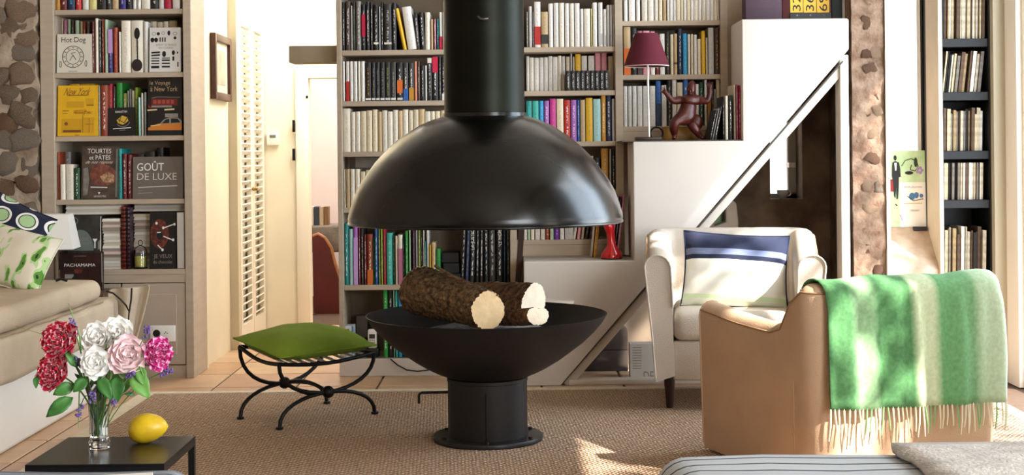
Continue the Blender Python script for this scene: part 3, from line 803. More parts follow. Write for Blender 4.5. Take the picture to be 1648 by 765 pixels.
for k, (x0, x1, yt, yb_) in enumerate(((711, 741, 440, 458), (713, 739, 424, 440), (710, 738, 408, 424))):
    a, b = w(x0, yb_, YK), w(x1, yt, YK); zz = C1Z[4]+(2-2+k)*0.058
    o = box('box_file', mat('black_card', '#1d1a18', 0.6, var=0.3), a.x, b.x, YK+0.02*k, YK+0.2, zz+0.0005*k, zz+0.0575, bevel=0.003, seg=1)
    props(o, ['black flat box at the bottom of the small stack behind the logs', 'black flat box in the middle of the small stack behind the logs', 'black flat box on top of the small stack behind the logs'][k], 'box', 'black boxes behind the logs')
PF = 'on the lowest shelf beside the telephone'
row('617-624:466:green 625-632:467:black:white 633-635:468:palegreen 636-640:470:turquoise 641-647:476:skyblue 648-655:480:navy 656-664:478:green 665-673:476:palegreen', 577, YK, zp, PF, 'books on the lowest shelf', depth=0.2)
# central bookcase, middle bay
QA = 'on the top shelf between flue and stair'
row('847-850:18:grey 851-856:9:palegrey 857-859:18:grey 860-870:2:white:B0.06,0.46,red 871-882:18:tan:B0.1,0.36,charcoal 883-890:5:white 891-899:4:white 900-908:4:ivory 909-916:5:white 917-924:5:ivory 925-933:5:white 934-939:14:white 940-950:14:ivory 951-953:14:paleyellow 954-961:4:white 963-970:4:white:B0.05,0.3,palegrey 971-976:15:white:B0.05,0.3,palegrey 977-981:8:white:B0.05,0.3,palegrey 982-985:8:white:B0.05,0.3,palegrey 986-990:8:white:B0.05,0.3,palegrey',
    75.5, YK, C2Z[0], QA, 'white novels on the top middle shelf', 'paperback', depth=0.14)
QB = 'on the second shelf between flue and stair'
row(autorow(847, 910, 9, 90, ['white', 'ivory', 'white', 'white'])+' 911-917:90:cream 918-921:82:white 922-925:90:cream 926-935:86:yellow 936-945:89:white 947-957:89:white 958-967:82:pink 968-977:82:pink 979-990:90:cream', 146, YK+0.09, C2Z[1], QB, 'novels on the second middle shelf', 'paperback', depth=0.13)
row(' '.join('%.1f-%.1f:114:black:white' % (911+k*7.7, 911+k*7.7+7.4) for k in range(9)), 146, YK-0.01, C2Z[1], 'in the black pocket set', 'small black pocket set', 'pocket book', depth=0.085)
QC = 'in the bright coloured row above the hood'
row('847-856:162:teal:turquoise 857-867:162:turquoise:teal 868-875:162:skyblue 876-884:162:violet:white 885-895:159:magenta:pink 896-907:159:cream 908-918:161:red:white 919-928:161:violet:white 929-933:161:blue 934-942:161:tan 943-954:158:yellow:brown 955-967:160:paleaqua 968-975:154:gold:cream 976-984:154:navy:white 985-990:160:palegrey', 228, YK, C2Z[2], QC, 'bright books above the hood', depth=0.15)
row('940-944:254:grey 945-949:250:paleaqua 950-955:252:palegrey 957-966:255:black:white 968-979:240:gold:tan 981-984:241:palegrey 985-990:243:black', 306, YK, C2Z[3], 'on the shelf below the bright coloured row', 'books beside the hood', depth=0.15)
QE = 'on the shelf just above the red telephone'
row('843-848:326:white 849-853:328:palegreen 854-860:326:ivory 861-869:326:white 870-877:327:ivory 878-884:328:rust 885-891:328:palegreen 892-900:327:purple:lilac 901-908:328:white 909-923:326:palegrey', 386, YK, C2Z[4], QE, 'books above the red telephone', depth=0.15)
row('926-930:330:ivory:L8 932-937:330:pink:L8 938.5-943:330:cream:L8 945-950:330:charcoal:palegreen:L9 952-957:332:plum:grey:L9', 386, YK, C2Z[4], QE, 'books above the red telephone', depth=0.15)
# central bookcase, bay over the stair
RA = 'on the top shelf over the maroon lamp'
row('1004-1010:-24:white 1012-1022:-24:white 1024-1030:-26:white 1033-1042:-24:ivory 1043-1052:-24:ivory 1053-1059:-24:ivory 1060-1066:-24:cream 1067-1072:-24:tan '+autorow(1073, 1159, 15, -24, ['ivory', 'white', 'cream', 'white']), 33, YK, C3Z[0], RA, 'novels over the maroon lamp', 'paperback', depth=0.14)
RB = 'on the shelf behind the maroon lampshade'
row('1004-1015:42:tan:orange:B0.0,0.55,orange 1016-1025:44:black:palegreen 1026-1034:49:rose:B0.0,0.2,brown 1035-1046:49:pink 1047-1054:50:white:B0.9,1.0,pink 1055-1061:54:darkred 1062-1070:54:white 1071-1078:51:black:olive 1079-1084:55:cream 1085-1090:54:tan:B0.25,0.3,brown 1091-1098:46:navy:palegrey 1099-1106:54:skyblue 1107-1111:55:ivory 1112-1116:55:cream 1117-1122:56:white 1123-1128:63:cream 1129-1135:50:yellow 1136-1139:61:cream 1140-1149:45:palegrey 1150-1159:45:brown:gold', 120, YK, C3Z[1], RB, 'books behind the maroon lampshade', 'paperback', depth=0.14)
RC = 'on the shelf behind the red figure'
row('1004-1010:138:white 1011-1017:138:white 1018-1025:138:white 1026-1034:138:white 1035-1045:138:white 1046-1055:138:white 1056-1064:130:blue:navy:B0.0,0.5,navy 1065-1073:137:white 1074-1081:129:black:palegrey 1082-1089:128:white 1090-1099:133:cream 1100-1108:129:blue:white 1109-1114:131:plum 1115-1119:134:charcoal 1120-1125:136:white 1126-1132:133:darkgreen:white 1134-1138:129:white 1139-1145:136:gold:brown 1146-1149:132:black 1150-1152:144:white 1153-1159:129:cream', 203, YK, C3Z[2], RC, 'books behind the red figure', 'paperback', depth=0.14)
# tall books standing on the stair ledge
YL = 7.52
RL = 'on the stair ledge beside the red figure'
row('1163-1166:157:black 1167-1172:156:ivory 1173-1179:155:black:white 1181-1184:138:cream 1185-1188:138:rose 1189-1192:139:crimson 1193-1196:141:palegrey', 226.5, YL, sz2+0.0065, RL, 'tall thin books on the stair ledge', depth=0.22)
row('1146-1150:178:black:L12 1151.5-1153:175:white:L12 1154.5-1158:172:charcoal:L11', 226.5, YL, sz2+0.0065, RL, 'tall thin books on the stair ledge', depth=0.2)
row('988-990.5:322:pink:brown:L7 992.5-995:322:charcoal:L7 997-1001:318:rose:L7', 419.5, 7.66, sz1+0.0045, 'leaning behind the red telephone', 'tall thin books behind the red telephone', depth=0.16)
row('954-956:360:ivory:L6 957.5-963:358:gold:brown:L6', 419.5, 7.70, sz1+0.0045, 'leaning behind the red telephone', 'tall thin books behind the red telephone', depth=0.12)
# ------------------------------------------------------------------ face-out books
M_pages = mat('page_paper', '#e2d6bd', 0.9)
class Face:
    """a book or card standing with its front cover to the room; local frame from pixels on the cover"""
    def __init__(s, name, label, cat, x0, x1, yt, yb, Y, z, m, th=0.018, tilt=4.0, group=None, roll=0.0):
        a, b = w(x0, (yt+yb)/2, Y), w(x1, (yt+yb)/2, Y)
        s.k = Y/F; s.xc = (x0+x1)/2; s.yb = yb; s.W = b.x-a.x; s.H = (yb-yt)*s.k
        s.t = thing(name, label, cat, ((a.x+b.x)/2, Y, z+0.0005+abs(math.sin(math.radians(roll)))*s.W/2+(th+0.003)*math.sin(math.radians(tilt))), (-math.radians(tilt), math.radians(roll), 0), group)
        W, H = s.W, s.H
        q = MB(); q.box(-W/2, W/2, 0, 0.0025, 0, H); q.box(-W/2, -W/2+0.002, 0.0025, th, 0, H); q.box(-W/2, W/2, th, th+0.0025, 0, H)
        q.build('cover', m, s.t)
        MB().box(-W/2+0.002, W/2-0.004, 0.0025, th, 0.004, H-0.004).build('pages', M_pages, s.t)
        s.d = -0.0006
    def p(s, px, py): return Vector(((px-s.xc)*s.k, s.d, (s.yb-py)*s.k))
    def rect(s, x0, y0, x1, y1, m, name='print'):
        s.d -= 0.00012
        return MB().poly([s.p(x0, y1), s.p(x1, y1), s.p(x1, y0), s.p(x0, y0)]).build(name, m, s.t, fix=False)
    def shape(s, pts, m, name='print'):
        s.d -= 0.00012
        return MB().poly([s.p(*q) for q in pts]).build(name, m, s.t, fix=False)
    def shapes(s, polys, m, name='print'):
        s.d -= 0.00012
        for pts in polys: MB().poly([s.p(*z) for z in pts]).build(name, m, s.t, fix=False)
    def line(s, pts, wd, m, name='print'):
        s.d -= 0.00012; q = MB(); P = [s.p(*z) for z in pts]
        for a, b in zip(P, P[1:]):
            n = Vector((-(b-a).z, 0, (b-a).x)).normalized()*wd*s.k/2; q.poly([a-n, b-n, b+n, a+n])
        return q.build(name, m, s.t, fix=False)
    def text(s, txt, x0, y0, x1, y1, m, shear=0.0, name='title'):
        s.d -= 0.00012
        o = s.p(x0, y1)
        return text(txt, m, s.t, o, s.p(x1, y1)-o, s.p(x0, y0)-o, shear, name)
def cl(p): return p+[p[0]]
def ell(cx, cy, rx, ry, n=14, a0=0, a1=2*pi): return [(cx+rx*math.cos(a0+(a1-a0)*k/n), cy+ry*math.sin(a0+(a1-a0)*k/n)) for k in range(n + (0 if abs(a1-a0-2*pi) < 1e-6 else 1))]
I_blk = mat('ink_black', '#161412', 0.6); I_wht = mat('ink_white', '#ece8e0', 0.6); I_brn = mat('ink_brown', '#7a4a1c', 0.6); I_red = mat('ink_red', '#8e1f1a', 0.6); I_gry = mat('ink_grey', '#8b857c', 0.6)
I_yel = mat('ink_gold', '#c9a338', 0.5); I_org = mat('ink_orange', '#c9782a', 0.5); I_amb = mat('ink_amber', '#cf9a17', 0.6)

f = Face('cookbook', 'cream cookbook titled Hot Dog with a round plate drawing', 'book', 91, 147, 54, 117, YB+0.02, LZ[1], mat('cover_cream', '#d9d2c0', 0.6))
f.text('Hot Dog', 98, 59, 137, 70, I_blk)
f.line(ell(117, 91, 17, 17.5, 28)+[(134, 91)], 1.0, I_blk); f.line(ell(117, 91, 11.5, 12, 24)+[(128.5, 91)], 0.8, I_blk)
f.shapes([ell(117+14.3*math.cos(k*pi/6), 91+14.8*math.sin(k*pi/6), 1.7, 1.2, 6) for k in range(12)], I_gry)
f.line([(112, 97), (117, 88), (122, 96), (114, 85), (121, 84)], 1.2, I_gry); f.line(cl(ell(97, 103, 1.6, 5, 10)), 0.8, I_blk); f.line(cl(ell(138, 102, 1.6, 5, 10)), 0.8, I_blk)
f.line([(110, 114.5), (124, 114.5)], 0.9, I_gry)
f = Face('cookbook', 'white cookbook cover printed with black kitchen tool silhouettes', 'book', 240, 290, 45, 117, YB+0.02, LZ[1], mat('cover_offwhite', '#d8d3cc', 0.6))
f.shapes([ell(254, 55, 2.6, 2.8, 8), ell(271, 54, 2.4, 4.2, 10), ell(244.5, 65, 3.2, 4, 8), ell(250.5, 65, 3.2, 4, 8), ell(281, 62, 2.4, 2.8, 6), ell(263.5, 88, 3.2, 5, 10), ell(278.5, 86, 2.6, 4, 10), ell(285, 86, 1.6, 3, 3)], I_blk)
f.shapes([[(x, 61), (x+2, 61), (x+2, 68), (x, 68)] for x in (256, 260, 264)]+[[(243, y), (257, y-1), (257, y+2), (243, y+2.6)] for y in (84.5, 89)]+[[(243, y), (256, y), (256, y+h), (243, y+h)] for y, h in ((94, 1.6), (98, 2.2), (102.5, 1.6), (107, 4))]+[[(260, y), (273, y), (273, y+h), (260, y+h)] for y, h in ((94, 1.4), (97, 2.4), (102, 2.2), (107, 3))]+[[(277, 92), (280, 92), (280, 99), (277, 99)], [(285, 101), (287, 101), (287, 109), (285, 109)]], I_blk)
f.text('APPETIT DE FRANCE', 250, 71.5, 283, 75, I_gry); f.text('EN CUISINE', 255, 76.5, 278, 79.5, I_gry)
f.line(cl(ell(247, 55, 3, 2.5, 8)), 0.7, I_gry); f.line(cl(ell(262, 54, 2.5, 2.5, 8)), 0.7, I_gry); f.line(cl(ell(281, 55, 3.4, 2.5, 8)), 0.7, I_gry)
f = Face('city_guide', 'large yellow cover titled New York standing at the shelf end', 'book', 92, 157, 137, 219, YB+0.02, LZ[2], mat('cover_yellow', '#e6b21c', 0.5, var=0.08, vscale=20))
f.text('New York', 101, 141, 147, 153, I_brn, 0.12); f.line([(107, 153.2), (141, 153)], 1.2, I_brn)
f.rect(98, 191, 131, 214, I_amb); f.rect(133, 189, 151, 214, I_amb); f.rect(106, 163, 134, 173, I_amb); f.rect(138, 158, 150, 171, I_amb)
f.line([(100, 178), (110, 178)], 1, I_brn); f.line([(100, 182), (108, 182)], 0.8, I_brn); f.text('MANHATTAN', 118, 179, 146, 183.5, I_red); f.line([(118, 178), (138, 177), (134, 185)], 0.7, I_brn)
f.line([(132.5, 186), (132.5, 214)], 0.7, I_brn); f.line([(136, 200), (150, 200)], 0.6, I_brn); f.line([(143, 190), (143, 213)], 0.6, I_brn); f.rect(101, 209, 130, 213, I_brn); f.shape(ell(106, 199, 3, 3, 8), I_brn); f.line([(139, 169), (150, 169)], 1.4, I_brn); f.line([(120, 217.5), (127, 217.5)], 0.8, I_brn)
f = Face('small_guide', 'small black cover with a gold cube emblem propped before green spines', 'book', 174.5, 217, 174, 219, YB+0.03, LZ[2], mat('cover_black', '#171311', 0.45), th=0.012, roll=-1.5)
f.text('MANHATTAN', 186, 179, 205, 182.5, I_wht); f.shape([(188, 194), (197, 187), (205, 190), (207, 196), (198, 202), (190, 199)], I_yel); f.line([(190, 193), (200, 199), (205, 191)], 1.2, I_blk); f.line([(195, 189), (192, 198)], 1.0, I_blk)
f.line(ell(198, 196, 11, 9, 10, 0.2, 2.6), 1.0, I_gry); f.line([(182, 208), (211, 207)], 1.2, I_wht); f.line([(192, 210.5), (202, 210.5)], 0.8, I_gry)
f = Face('travel_book', 'dark cover with an orange taxi and red bus, titled New York', 'book', 237, 292, 126, 219, YB+0.02, LZ[2], mat('cover_nearblack', '#1c1513', 0.4, var=0.3, vscale=15))
f.text('le Voyage', 240, 131, 273, 139, mat('ink_sand', '#b59a78', 0.6)); f.text('à New York', 241, 140, 285, 148, mat('ink_sand', '#b59a78'))
f.rect(243, 160, 285, 171, mat('ink_busred', '#6d231d', 0.5)); f.shapes([[(x, 162), (x+5, 162), (x+5, 168), (x, 168)] for x in (246, 253, 260, 267, 274)], mat('ink_redpane', '#a3463a', 0.5)); f.line([(243, 159), (252, 157), (289, 158)], 0.8, I_gry); f.rect(243, 171, 276, 174, I_gry); f.line([(237, 171), (243, 175)], 2.2, I_red)
f.line([(236.5, 178.5), (252, 177.5)], 2.0, mat('ink_lamp', '#e6d3a0', 0.5)); f.line([(264, 178), (280, 177)], 2.4, mat('ink_lamp', '#e6d3a0'))
f.rect(265, 184, 286, 190, I_gry)
f.shape([(238, 207), (252, 201), (262, 199), (292, 199), (292, 211), (238, 213)], I_org); f.shape([(256, 201), (264, 193), (274, 190), (286, 191), (292, 196), (292, 200)], I_gry); f.shape([(260, 200), (266, 194), (272, 192.5), (272, 199.5)], I_blk); f.shape([(274.5, 192), (285, 192.5), (290, 198.5), (274.5, 199.5)], I_blk); f.rect(238, 211, 292, 217, I_blk); f.line([(242, 204), (258, 202)], 1.2, mat('ink_lamp', '#e6d3a0'))
f = Face('cookbook', 'brown photographic cookbook titled Tourtes et Pâtés with white lettering', 'book', 130, 189, 236, 321, YB+0.02, LZ[3], mat('cover_brownphoto', '#5b4a3f', 0.45, var=0.4, vscale=14, col2='#3a2f29'), roll=0.6)
f.text('TOURTES', 139, 240, 177, 247.5, I_wht); f.text('et PÂTÉS', 142, 249, 176, 257.5, I_wht); f.text('de nos régions', 134, 259, 182, 265.5, mat('ink_pinkwhite', '#dcc4b4', 0.6), 0.1)
f.shape([(147, 267), (160, 264), (176, 268), (187, 278), (186, 294), (170, 300), (150, 298), (143, 284)], mat('print_terracotta', '#8a5240', 0.5, var=0.5, vscale=40, col2='#5d2f26'))
f.shape([(160, 285), (172, 277), (183, 283), (182, 294), (166, 295)], mat('print_piecrust', '#c7a27a', 0.5, var=0.5, vscale=60, col2='#7b4c33')); f.shape([(133, 272), (140, 270), (143, 290), (140, 314), (133, 316)], mat('print_greyjug', '#8a8178', 0.5, var=0.4, vscale=30)); f.line([(145, 302), (172, 302.5)], 1.4, I_wht); f.shape([(157, 310), (161, 310), (159, 314)], I_wht); f.text('LES RECETTES', 151, 315.5, 170, 318, I_wht); f.rect(185, 240, 188, 318, mat('print_jacket_edge', '#6b6f6a', 0.4))
f = Face('cookbook', 'grey landscape cookbook titled Goût de Luxe', 'book', 213, 294, 253.5, 321, YB+0.02, LZ[3], mat('cover_taupe', '#6f645b', 0.7, var=0.08, vscale=30))
f.text('GOÛT', 220, 260.5, 263, 276, I_wht); f.text('DE LUXE', 220, 280, 284, 291, mat('ink_palewarm', '#cfc5b8', 0.6)); f.line([(222, 303), (285, 300.5)], 0.9, I_wht); f.line([(222, 308), (230, 308)], 0.7, I_gry); f.line([(222, 312.5), (245, 311.5)], 1.3, I_gry)
f = Face('cookbook', 'dark cover titled Je Veux du Chocolat with red figure and white drumsticks', 'book', 240, 282, 343, 434, YB+0.02, LZ[4], mat('cover_black', '#171311'))
f.shape(ell(256, 378, 15, 24, 16), mat('print_redbrown', '#7a3524', 0.5, var=0.6, vscale=50, col2='#2c1512')); f.shape(ell(256, 380, 5, 8, 10), I_blk)
for pts in ([(262, 369), (281, 362)], [(262, 382), (279, 389)], [(253, 396), (262, 405)], [(252, 376), (258, 375.5)]): f.line(pts, 1.6, I_wht)
f.shapes([ell(x, y, 2, 2.4, 8) for x, y in ((262, 368.5), (280, 363), (278, 388), (261, 404), (251, 361))], I_wht)
f.text('JE VEUX', 247, 411, 277, 419, mat('ink_greybrown', '#8d8079', 0.6)); f.text('du chocolat', 246, 420.5, 277, 426, mat('ink_greybrown', '#8d8079'))
o = box('slipcase', mat('slipcase_white', '#d3cdc6', 0.6, var=0.05), w(283.5, 390, YB).x, w(295, 390, YB).x, YB+0.02, YB+0.22, LZ[4]+0.0005, LZ[4]+91*YB/F, bevel=0.003, seg=1)
props(o, 'plain pale slipcase standing at the end of the magazine shelf', 'slipcase')
f = Face('cookbook', 'dark green cover with a pale round emblem behind the white lampshade', 'book', 108, 162, 347, 434, YB+0.02, LZ[4], mat('cover_darkgreen', '#3b3d36', 0.4, var=0.3, vscale=12, col2='#2a2320'))
f.shape(ell(128, 404, 22, 34, 20, -pi, 0), mat('print_greyarc', '#6d746e', 0.5)); f.text('LA CUISINE', 118, 383, 141, 388, I_gry); f.text('DE FAMILLE', 116, 390, 143, 395, I_gry); f.line(cl(ell(119, 356, 5, 5, 12)), 1.0, I_gry); f.shape([(148, 385), (156, 385), (153, 390), (153, 400), (151, 400), (151, 390)], I_wht); f.shape([(157, 390), (162, 385), (162, 402), (157, 402)], I_gry); f.line([(161, 349), (161, 405)], 1.0, I_wht)
f = Face('cookbook', 'dark red brown cover titled Pachamama standing behind the sofa', 'book', 96, 165, 408, 468, YB-0.14, w(130, 468, YB-0.14).z, mat('cover_oxblood', '#3a201b', 0.35, var=0.4, vscale=10, col2='#241412'), tilt=3)
f.text('PACHAMAMA', 103, 425, 153, 430, I_wht); f.rect(104, 442, 118, 449, I_gry); f.shape([(114, 450), (121, 442), (128, 450)], I_blk); f.line([(118, 413), (138, 413)], 0.8, I_gry); f.shape(ell(125, 437, 7, 5, 10), mat('print_redbrown', '#7a3524')); f.line([(163, 409), (164, 455)], 1.4, I_gry)
zp2 = w(130, 468, YB-0.14).z
t = thing('side_cabinet', 'low wooden side cabinet behind the sofa corner', 'cabinet', (w(120, 500, 7.68).x, 7.68, 0))
cxa, cxb = w(72, 500, 7.6).x, w(172, 500, 7.6).x
M_sw = mat('brown_wood', '#6b503a', 0.5, var=0.25, vscale=8, stretch=(1, 1, 6))
box('top', M_sw, cxa, cxb, 7.53, YB-0.01, zp2-0.025, zp2, t, bevel=0.003); box('body', M_sw, cxa+0.01, cxb-0.01, 7.55, YB-0.02, 0.05, zp2-0.025, t); box('plinth', M_sw, cxa+0.03, cxb-0.03, 7.57, YB-0.03, 0, 0.05, t)

# spoon motif on the two pale spines of the second shelf
sp = [o for o in C.objects if o.name.startswith('book') and 'spoon' in o.get('label', '')][0]
q = MB()
def sq(px, py): p = w(px, py, YK-0.002); return Vector((p.x, YK-0.002, p.z))
q.poly([sq(*z) for z in ell(220.5, 54, 4.6, 9.5, 14)]); q.poly([sq(219.6, 63), sq(221.8, 63), sq(222.4, 97), sq(220.6, 97)])
so = q.build('spoon_print', I_blk, fix=False); so.parent = sp
mw = Matrix.LocRotScale(sp.location, sp.rotation_euler, sp.scale).inverted(); lo = so.location.copy(); so.location = (0, 0, 0)
so.data.transform(mw @ Matrix.Translation(lo))
q = MB(); q.poly([sq(*z) for z in ell(220.5, 105, 8.6, 10, 16)])
so = q.build('spoon_print', mat('ink_berry', '#2a1c1c', 0.5), fix=False); so.parent = sp; lo = so.location.copy(); so.location = (0, 0, 0); so.data.transform(mw @ Matrix.Translation(lo))

# lettering on two big spines behind the logs
def spine_text(key, txt, x0, x1, ytop, ybot, up=True):
    b = [o for o in C.objects if key in o.get('label', '') and o.get('category') == 'book'][0]
    Yt = YK-0.003
    a, c = w(x0, ybot, Yt), w(x1, ytop, Yt)
    if up: o = text(txt, I_wht, None, (c.x, Yt, a.z), (0, 0, c.z-a.z), (a.x-c.x, 0, 0), 0, 'title')
    mw = Matrix.LocRotScale(b.location, b.rotation_euler, b.scale).inverted()
    lo = o.location.copy(); o.location = (0, 0, 0); o.parent = b; o.data.transform(mw @ Matrix.Translation(lo))
spine_text('with tall white title', 'LA JUSTICE', 758, 764.5, 366, 402)
spine_text('with big white title', 'LE THÉÂTRE', 801, 807, 363, 394)

# magazines lying in stacks on the lowest left shelf
def stack(x0, x1, ytop, ybot, n, label, group, dx=2.0, zb=None, Y0=YB+0.02):
    z = LZ[4] if zb is None else zb; tot = (ybot-ytop)*YB/F; r = random.Random(int(x0))
    cols = ['#d8d0c4', '#c9c0b2', '#e0dacf', '#b9ad9e', '#8f8478', '#d2b9ae', '#a08f83', '#e3ddd2', '#cfc4a8']
    for k in range(n):
        h = tot/n
        a, b = w(x0+r.uniform(-dx, 0.5), 400, YB).x, w(x1+r.uniform(-1, dx*0.3), 400, YB).x
        m = mat('magazine_%d' % (k % 9), cols[k % 9], 0.5)
        yo = Y0+r.uniform(0, 0.012)
        o = MB().box(a, b, yo, yo+0.2, z+0.0004, z+h*0.42).box(a+0.003, b-0.001, yo+0.002, yo+0.198, z+h*0.42, z+h-0.0004).build('magazine', m)
        props(o, label, 'magazine', group); z += h
    return z
S1 = 'magazine lying flat in the tall stack against the red binder, lampshade side'
z1 = stack(164, 192, 352, 434, 17, 'magazine lying flat in the stack between dark cookbook and red binder', 'magazines stacked by the red binder')
z2 = stack(208, 238, 346, 434, 18, 'magazine lying flat in the stack behind the glass lantern', 'magazines stacked behind the lantern', Y0=YB+0.1)
stack(102, 192, 330, 352, 5, 'wide magazine lying across the top of the binder-side stack', 'magazines laid across the first stack', zb=max(z1, LZ[4]+0.309), Y0=YB+0.05)
stack(208, 292, 329, 342, 4, 'wide magazine lying across the stack above the chocolate cookbook', 'magazines laid across the second stack', zb=max(z2, LZ[4]+0.322), Y0=YB+0.1)
t = thing('ring_binder', 'dark red spiral binder standing between two magazine stacks', 'binder', (w(200, 434, YB).x, YB+0.02, LZ[4]))
a, b = w(193.5, 400, YB).x, w(207, 400, YB).x
box('cover', mat('binder_red', '#7a2418', 0.35, var=0.2), a, a+(b-a)*0.55, YB+0.02, YB+0.24, LZ[4]+0.0005, LZ[4]+0.355, t, bevel=0.006)
box('cover', mat('binder_plum', '#3a1f2a', 0.35, var=0.2), a+(b-a)*0.58, b, YB+0.02, YB+0.24, LZ[4]+0.0005, LZ[4]+0.35, t, bevel=0.006)
proto = None
for k in range(15):
    zz = LZ[4]+0.02+k*0.0225
    q = MB(); xrb = a+(b-a)*0.56; q.tube([(xrb+0.025*math.cos(g), YB+0.018+0.0*g, zz+0.004*math.sin(g)) for g in [2*pi*i/8 for i in range(8)]], 0.0022, 5, closed=True)
    q.build('ring', M_black_iron, t)
# glass lantern
lx = w(222, 430, YB).x; Yl = YB+0.055
t = thing('lantern', 'small glass candle lantern with yellow candle and wire handle', 'lantern', (lx, Yl, LZ[4]))
MB().lathe([(0.0, 0.004), (0.033, 0.004), (0.036, 0.01), (0.036, 0.09), (0.03, 0.105), (0.0285, 0.105), (0.0335, 0.09), (0.0335, 0.012), (0.0, 0.012)], (lx, Yl, LZ[4]), 20).build('glass', mat('clear_glass', '#ffffff', 0.03, trans=1.0, ior=1.45), t, smooth=50)
MB().lathe([(0.0, 0.0125), (0.031, 0.0125), (0.031, 0.07), (0.0, 0.072)], (lx, Yl, LZ[4]), 20).build('candle', mat('candle_wax', '#c7c25a', 0.5), t, smooth=50)
q = MB(); q.tube([(lx+0.037*math.cos(g), Yl, LZ[4]+0.085+0.045*math.sin(g)) for g in [pi*i/12 for i in range(13)]], 0.0025, 6); q.tube([(lx+0.012*math.cos(g), Yl, LZ[4]+0.146+0.015*math.sin(g)) for g in [2*pi*i/12 for i in range(12)]], 0.002, 6, closed=True); q.tube([(lx+0.0375*math.cos(g), Yl+0.0375*math.sin(g), LZ[4]+0.006) for g in [2*pi*i/20 for i in range(20)]], 0.003, 6, closed=True)
q.build('wire_handle', M_black_iron, t, smooth=60)

# electric socket on the bookcase base
a, b = w(242, 524, YB), w(283, 550, YB)
t = thing('wall_socket', 'white double electric socket on the bookcase base', 'socket', ((a.x+b.x)/2, YB-0.002, b.z))
box('plate', mat('white_plastic', '#f1eee6'), a.x, b.x, YB-0.012, YB-0.0002, b.z, a.z, t, bevel=0.004)
for px in (252, 267):
    c = w(px, 537, YB-0.012)
    q = MB(); q.tube([(c.x, YB-0.0125, c.z), (c.x, YB-0.0135, c.z)], 0.02 if px == 267 else 0.021, 16)
    rec = q.build('outlet', mat('white_plastic', '#f1eee6') if px == 267 else mat('black_plastic', '#1b1917', 0.4), t)
    if px == 267:
        for dx, dz in ((-0.008, 0), (0.008, 0), (0, 0.008)):
            MB().tube([(c.x+dx, YB-0.0136, c.z+dz), (c.x+dx, YB-0.0145, c.z+dz)], 0.003, 8).build('hole', mat('black_plastic', '#1b1917'), rec)

# ------------------------------------------------------------------ hearth: hood and fire bowl
HX, HY, S = -0.133, 6.04, 2250/6.04
def hz(py): return EYE-(py-245)/S
M_steel = mat('blackened_steel', '#0f0f0e', 0.30, metal=1.0, coat=0.75, crough=0.22, var=0.25, vscale=3, bump=0.03, bscale=30, stretch=(1, 1, 8), spec=0.5)
M_bowl = mat('matt_black_steel', '#1f1b19', 0.55, metal=0.4, var=0.2, vscale=5, bump=0.04, bscale=60)
t = thing('hearth_hood', 'large black steel dome hood hanging from its flue pipe', 'hood', (HX, HY, hz(355)))
prof = [(219, 356), (220.5, 350), (219.5, 343), (214, 325), (207, 306), (197.5, 289), (186, 273), (176, 259), (164, 246), (153, 235), (140, 224), (130, 217), (119, 209.5), (106, 201.5), (92, 195), (80, 190.5), (66, 187)]
outp = [(a/S, hz(b)) for a, b in prof]; inp = [(a-0.006, z-0.004) for a, z in reversed(outp)]
MB().lathe(outp+inp, (HX, HY, 0), 96, closed=True).build('dome', M_steel, t, smooth=35)
MB().tube([(HX+0.588*math.cos(2*pi*k/96), HY+0.588*math.sin(2*pi*k/96), hz(356)) for k in range(96)], 0.006, 8, closed=True).build('rim', M_steel, t, smooth=60)
MB().lathe([(0.1735, hz(190)), (0.1735, 3.9)], (HX, HY, 0), 64).build('flue_pipe', mat('flue_steel', '#22231e', 0.42, metal=1.0, var=0.2, vscale=2, stretch=(1, 1, 4)), t, smooth=40)
MB().lathe([(0.1735, hz(181)), (0.181, hz(182)), (0.183, hz(189)), (0.174, hz(192))], (HX, HY, 0), 64).build('collar', M_steel, t, smooth=40)
p = Vector((HX+0.003, HY-0.175, hz(35)))
MB().tube([p+Vector((-0.022, 0.004, 0.008)), p+Vector((-0.012, -0.014, -0.004)), p+Vector((0.004, -0.02, -0.006)), p+Vector((0.02, -0.012, -0.002))], 0.005, 8).build('damper_handle', mat('worn_steel', '#6a665f', 0.4, metal=0.8), t, smooth=60)

ZR = 0.0125
t = thing('fire_bowl', 'round black steel fire bowl on a cylinder pedestal standing on the rug', 'fireplace', (HX, HY, ZR))
bo = [(a/S, hz(b)) for a, b in ((62, 604.5), (66, 604), (82, 597.5), (97, 590), (117, 578), (135, 565), (156, 549), (174, 532), (186, 518), (194, 505))]
bi = [(a-0.006, z+0.006) for a, z in reversed(bo[1:])] + [(0.0, bo[0][1]+0.008)]
bi[0] = (bo[-1][0]-0.005, bo[-1][1]+0.001)
MB().lathe([(0.0, bo[0][1])]+bo+bi, (HX, HY, 0), 96).build('bowl', M_bowl, t, smooth=40)
MB().lathe([(0.1715, hz(606)), (0.1715, ZR+0.02)], (HX, HY, 0), 64, cap0=True, cap1=True).build('pedestal', M_bowl, t, smooth=40)
MB().lathe([(0.1745, hz(606)), (0.1745, hz(611)), (0.171, hz(612))], (HX, HY, 0), 64).build('collar', M_bowl, t, smooth=40)
bp_ = MB().lathe([(0.0, ZR), (0.237, ZR), (0.2375, ZR+0.004), (0.2375, ZR+0.017), (0.235, ZR+0.02), (0.0, ZR+0.02)], (HX, HY, 0), 64).build('base_plate', mat('plate_steel', '#2c2a29', 0.45, metal=0.6, var=0.3, vscale=8), t, smooth=40)
for k in range(6):
    g = pi/6+k*pi/3
    MB().lathe([(0.0, 0.028), (0.008, 0.028), (0.009, 0.02), (0.009, 0.018)], (HX+0.212*math.cos(g), HY+0.212*math.sin(g), ZR), 6).build('bolt', M_black_iron, bp_)
